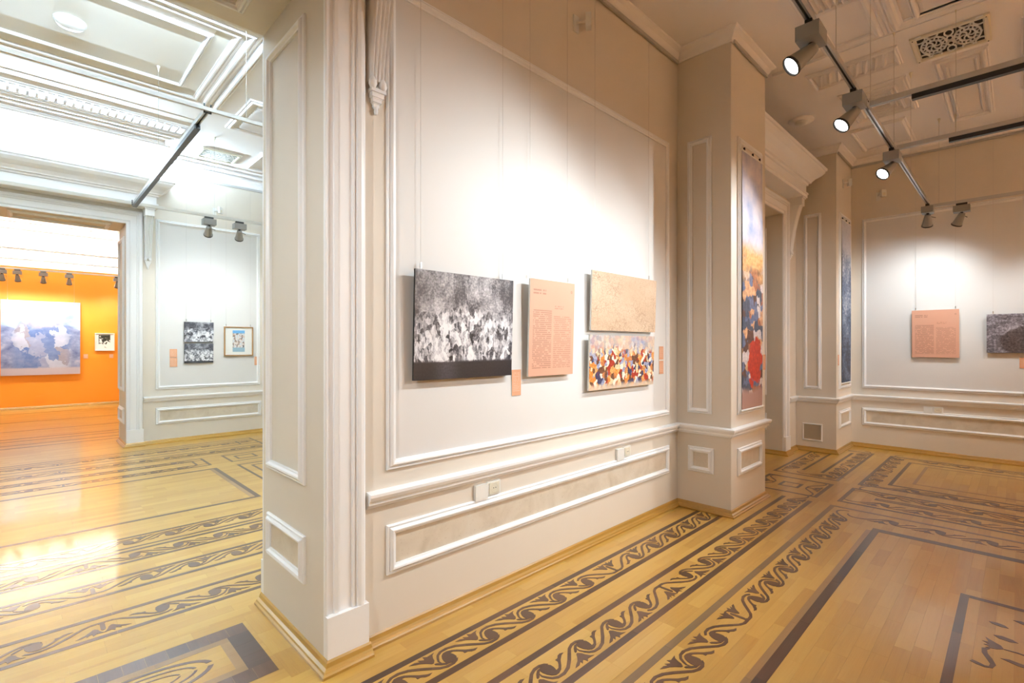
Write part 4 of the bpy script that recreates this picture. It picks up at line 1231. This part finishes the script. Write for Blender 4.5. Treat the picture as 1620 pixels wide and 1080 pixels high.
# white room
hung_board('mounted_photograph', 'small black and white photograph in the white room, upper of two', 'photograph', 0.405, 0.315, 'print_mono_upper', (1.993, LY - 0.03, 1.555), side='black_plastic')
hung_board('mounted_photograph', 'small black and white photograph in the white room, lower of two', 'photograph', 0.40, 0.305, 'print_mono_lower', (1.993, LY - 0.03, 1.222), side='black_plastic', wire=False)
t = thing('framed_print', 'small print in a wooden frame with wide white mat', 'framed print', (2.573, LY - 0.028, 1.325))
fr = frame('frame', t, (0, 0, 0), UX, UZ, NYm, -0.22, 0.22, 0, 0.485, 0.016, 'frame_oak', [(0, -0.02), (0, 0.018), (0.5, 0.022), (1, 0.018), (1, -0.02)])
put('mat', board_mesh(0.41, 0.455, 0.006, 'plastic_white', 'plastic_white'), t, (0, 0.006, 0.015))
put('print', board_mesh(0.185, 0.36, 0.002, 'print_poster', 'plastic_white'), t, (0, 0.0, 0.065))
wires(t, 0.44, 0.485, 4.14 - 1.325, 0.014)
G_L = None
label_card('small peach label beside the stacked photographs, upper of two', 0.098, 0.13, (1.655, LY - 0.0085, 1.312))
label_card('small peach label beside the stacked photographs, lower of two', 0.098, 0.14, (1.657, LY - 0.0085, 1.166))
label_card('small peach label right of the wood framed print', 0.09, 0.145, (2.868, LY - 0.0085, 1.160))

# orange room
hung_board('painting', 'large square painting of blue hills and warm sky on orange wall', 'painting', 1.37, 1.745, 'print_hills', (0.305, OY1 - 0.045, 0.80), t=0.03, tilt=0.8, wire=True, top=3.3)
t = thing('framed_print', 'small white framed print with a black blot on orange wall', 'framed print', (1.467, OY1 - 0.032, 1.36))
frame('frame', t, (0, 0, 0), UX, UZ, NYm, -0.195, 0.195, 0, 0.445, 0.018, 'plastic_cream', [(0, -0.02), (0, 0.018), (0.5, 0.022), (1, 0.018), (1, -0.02)])
put('print', board_mesh(0.36, 0.415, 0.006, 'print_blot', 'plastic_white'), t, (0, 0.006, 0.015))
label_card('small pale label right of the hill painting on orange wall', 0.085, 0.11, (1.098, OY1 - 0.0105, 1.17))
label_card('small pale label below the white framed blot print', 0.08, 0.10, (1.598, OY1 - 0.0105, 1.175))


# ------------------------------------------------------------------ sockets, sensors, vents
def socket_pair(label, loc, rotz=0.0, mats=('plastic_white', 'plastic_cream')):
    t = thing('wall_socket', label, 'socket', loc, rotz)
    MB().box(-0.098, -0.004, -0.022, 0, -0.048, 0.042).build('cover_box', mats[0], t)
    MB().box(0.0, 0.105, -0.014, 0, -0.036, 0.046).build('plate', mats[0], t)
    MB().box(0.012, 0.093, -0.018, -0.0142, -0.028, 0.038).build('faceplate', mats[1], t)
    MB().lathe([(0.030, -0.004), (0.030, 0.0005), (0.024, 0.0005), (0.022, -0.003), (0.001, -0.003)], 18, Matrix.Translation((0.053, -0.0182, 0.005)) @ Matrix.Rotation(math.pi / 2, 4, 'X')).build('outlet', mats[1], t)
    for s in (-1, 1):
        MB().cyl((0.053 + s * 0.009, -0.0160, 0.005), (0.053 + s * 0.009, -0.0195, 0.005), 0.003, n=8).build('pin_hole', 'black_plastic', t)


socket_pair('white socket pair under the chair rail below the black and white photograph', (1.995, YW, 0.628))
socket_pair('white socket pair under the chair rail below the colourful board', (3.47, YW, 0.628))
socket_pair('white socket pair under the chair rail below the wide peach panel', (XR, 0.815, 0.615), RX)
t = thing('wall_socket', 'orange painted socket cover low on the orange wall', 'socket', (0.27, OY1 - 0.006, 0.235))
MB().box(-0.065, 0.065, -0.02, 0, -0.06, 0.065).build('plate', 'orange_paint', t)
MB().box(-0.045, 0.045, -0.026, -0.0202, -0.045, 0.05).build('faceplate', 'orange_paint', t)


def sensor(label, loc, rotz=0.0, yaw=35):
    t = thing('motion_sensor', label, 'sensor', loc, rotz)
    MB().box(-0.028, 0.028, -0.010, 0, -0.06, 0.06).build('back_plate', 'plastic_white', t)
    MB().cyl((0, -0.0102, 0.01), (0.05, -0.055, 0.02), 0.009, n=10).build('arm', 'plastic_white', t)
    mb = MB(); 
    for k in range(8):
        a0 = -math.pi / 2 + math.pi * k / 8; a1 = a0 + math.pi / 8
        mb.add([(0.03 * math.cos(a), -0.03 * math.sin(a) * 0 - 0.0, 0) for a in (a0, a1)], [])
    body = MB().box(-0.03, 0.03, -0.02, 0.02, -0.05, 0.05).build('sensor_body', 'plastic_white', t)
    body.location = (0.066, -0.068, 0.022); body.rotation_euler = (0, 0, math.radians(yaw))
    MB().box(-0.018, 0.018, -0.023, -0.0202, -0.038, 0.005).build('window', 'plastic_cream', body)


sensor('white motion sensor on the upper picture wall', (2.86, YW, 3.83))
sensor('white motion sensor on the wall above the wide peach panel', (XR, 1.42, 3.655), RX)
sensor('white motion sensor high on the pier at the room corner', (8.34, YP, 3.80))
sensor('white motion sensor above the far white panel', (2.22, LY, 3.68))


def vent(label, x0, x1, y0, y1):
    t = thing('ceiling_vent', label, 'vent', ((x0 + x1) / 2, (y0 + y1) / 2, ZC))
    a, c = (x1 - x0) / 2, (y1 - y0) / 2
    frame('frame', t, (0, 0, 0), UX, UY, ND, -a, a, -c, c, 0.045, 'plastic_cream', P_FLAT, 0.8)
    MB().box(-a + 0.04, a - 0.04, -c + 0.04, c - 0.04, -0.004, -0.001).build('duct', 'cavity_dark', t)
    mb = MB()
    def arc(cx, cy, rx, ry, t0, t1, wd=0.009, n=14):
        wd *= 1.2
        for i in range(n):
            q = [t0 + (t1 - t0) * (i + k) / n for k in (0, 1)]
            pts = [(cx + rx * math.cos(q[0]), cy + ry * math.sin(q[0])), (cx + rx * math.cos(q[1]), cy + ry * math.sin(q[1])),
                   (cx + (rx - wd) * math.cos(q[1]), cy + (ry - wd) * math.sin(q[1])), (cx + (rx - wd) * math.cos(q[0]), cy + (ry - wd) * math.sin(q[0]))]
            mb.poly(pts, -0.018, -0.008)
            mb.add([(px, py, -0.018) for px, py in pts[::1]], [(3, 2, 1, 0)])
    ia, ic = a - 0.045, c - 0.045
    P2 = 2 * math.pi
    for sy in (-1, 1):
        arc(0, sy * ic * 0.52, ia * 0.80, ic * 0.44, 0, P2, 0.011, 28)
        arc(0, sy * ic * 0.52, ia * 0.52, ic * 0.28, 0, P2, 0.010, 22)
        for k in range(8):
            an = P2 * k / 8
            arc(ia * 0.66 * math.cos(an), sy * ic * 0.52 + ic * 0.36 * math.sin(an), ia * 0.17, ic * 0.10, an, an + 4.6, 0.008, 9)
        for k in range(6):
            an = P2 * k / 6
            arc(ia * 0.26 * math.cos(an), sy * ic * 0.52 + ic * 0.14 * math.sin(an), ia * 0.24, ic * 0.13, an + 1, an + 3.2, 0.008, 7)
        for sx in (-1, 1):
            arc(sx * ia * 0.92, sy * ic * 0.92, ia * 0.34, ic * 0.22, 0, P2, 0.009, 14)
            arc(sx * ia * 0.95, sy * ic * 0.5, ia * 0.2, ic * 0.2, 0, P2, 0.009, 12)
    for sx in (-1, 1): arc(sx * ia * 0.75, 0, ia * 0.3, ic * 0.16, 0, P2, 0.009, 14); arc(sx * ia * 0.25, 0, ia * 0.22, ic * 0.12, 0, P2, 0.009, 12)
    so = mb.build('scrollwork', 'plastic_white', t)
    import bmesh
    bm = bmesh.new(); bm.from_mesh(so.data); bmesh.ops.remove_doubles(bm, verts=bm.verts, dist=1e-6); bmesh.ops.recalc_face_normals(bm, faces=bm.faces); bm.to_mesh(so.data); bm.free()
    for sx in (-1, 1):
        for sy in (-1, 1): MB().cyl((sx * (a - 0.022), sy * (c - 0.022), -0.022), (sx * (a - 0.022), sy * (c - 0.022), -0.027), 0.005, n=8).build('screw', 'black_plastic', t)


vent('ornate cream ceiling vent grille above the near tracks', 5.68, 6.19, 0.165, 0.69)
vent('ornate cream ceiling vent grille in the white room', 1.76, 2.26, 7.89, 8.33)

t = thing('smoke_detector', 'round white smoke detector above the side door hood', 'detector', (6.78, 1.86, ZC))
MB().lathe([(0.14, 0.0), (0.14, -0.012), (0.13, -0.02), (0.001, -0.022)], 28).build('base_ring', 'ceiling_paint', t, True)
MB().lathe([(0.07, -0.0225), (0.066, -0.045), (0.045, -0.055), (0.001, -0.057)], 20).build('dome', 'plastic_white', t, True)
t = thing('ceiling_light', 'round opal ceiling light in the white room', 'ceiling light', (0.278, 5.63, ZC - 0.004))
MB().lathe([(0.11, 0.0), (0.11, -0.012), (0.10, -0.014)], 28).build('base_ring', 'plastic_white', t, True)
MB().lathe([(0.105, -0.0141), (0.10, -0.03), (0.08, -0.048), (0.045, -0.058), (0.001, -0.062)], 28).build('diffuser', 'opal_glass', t, True)

# access hatch low on the second pier
t = thing('access_hatch', 'low access hatch with white rim on the pier side', 'hatch', (XB0, 2.045, 0.15))
frame('rim', t, (0, 0, 0), UY, UZ, NXm, -0.125, 0.125, 0, 0.245, 0.018, 'trim_paint', P_FLAT, 0.5)
MB().box(-0.006, -0.001, -0.108, 0.108, 0.017, 0.228).build('hatch_door', 'hatch_glass', t)
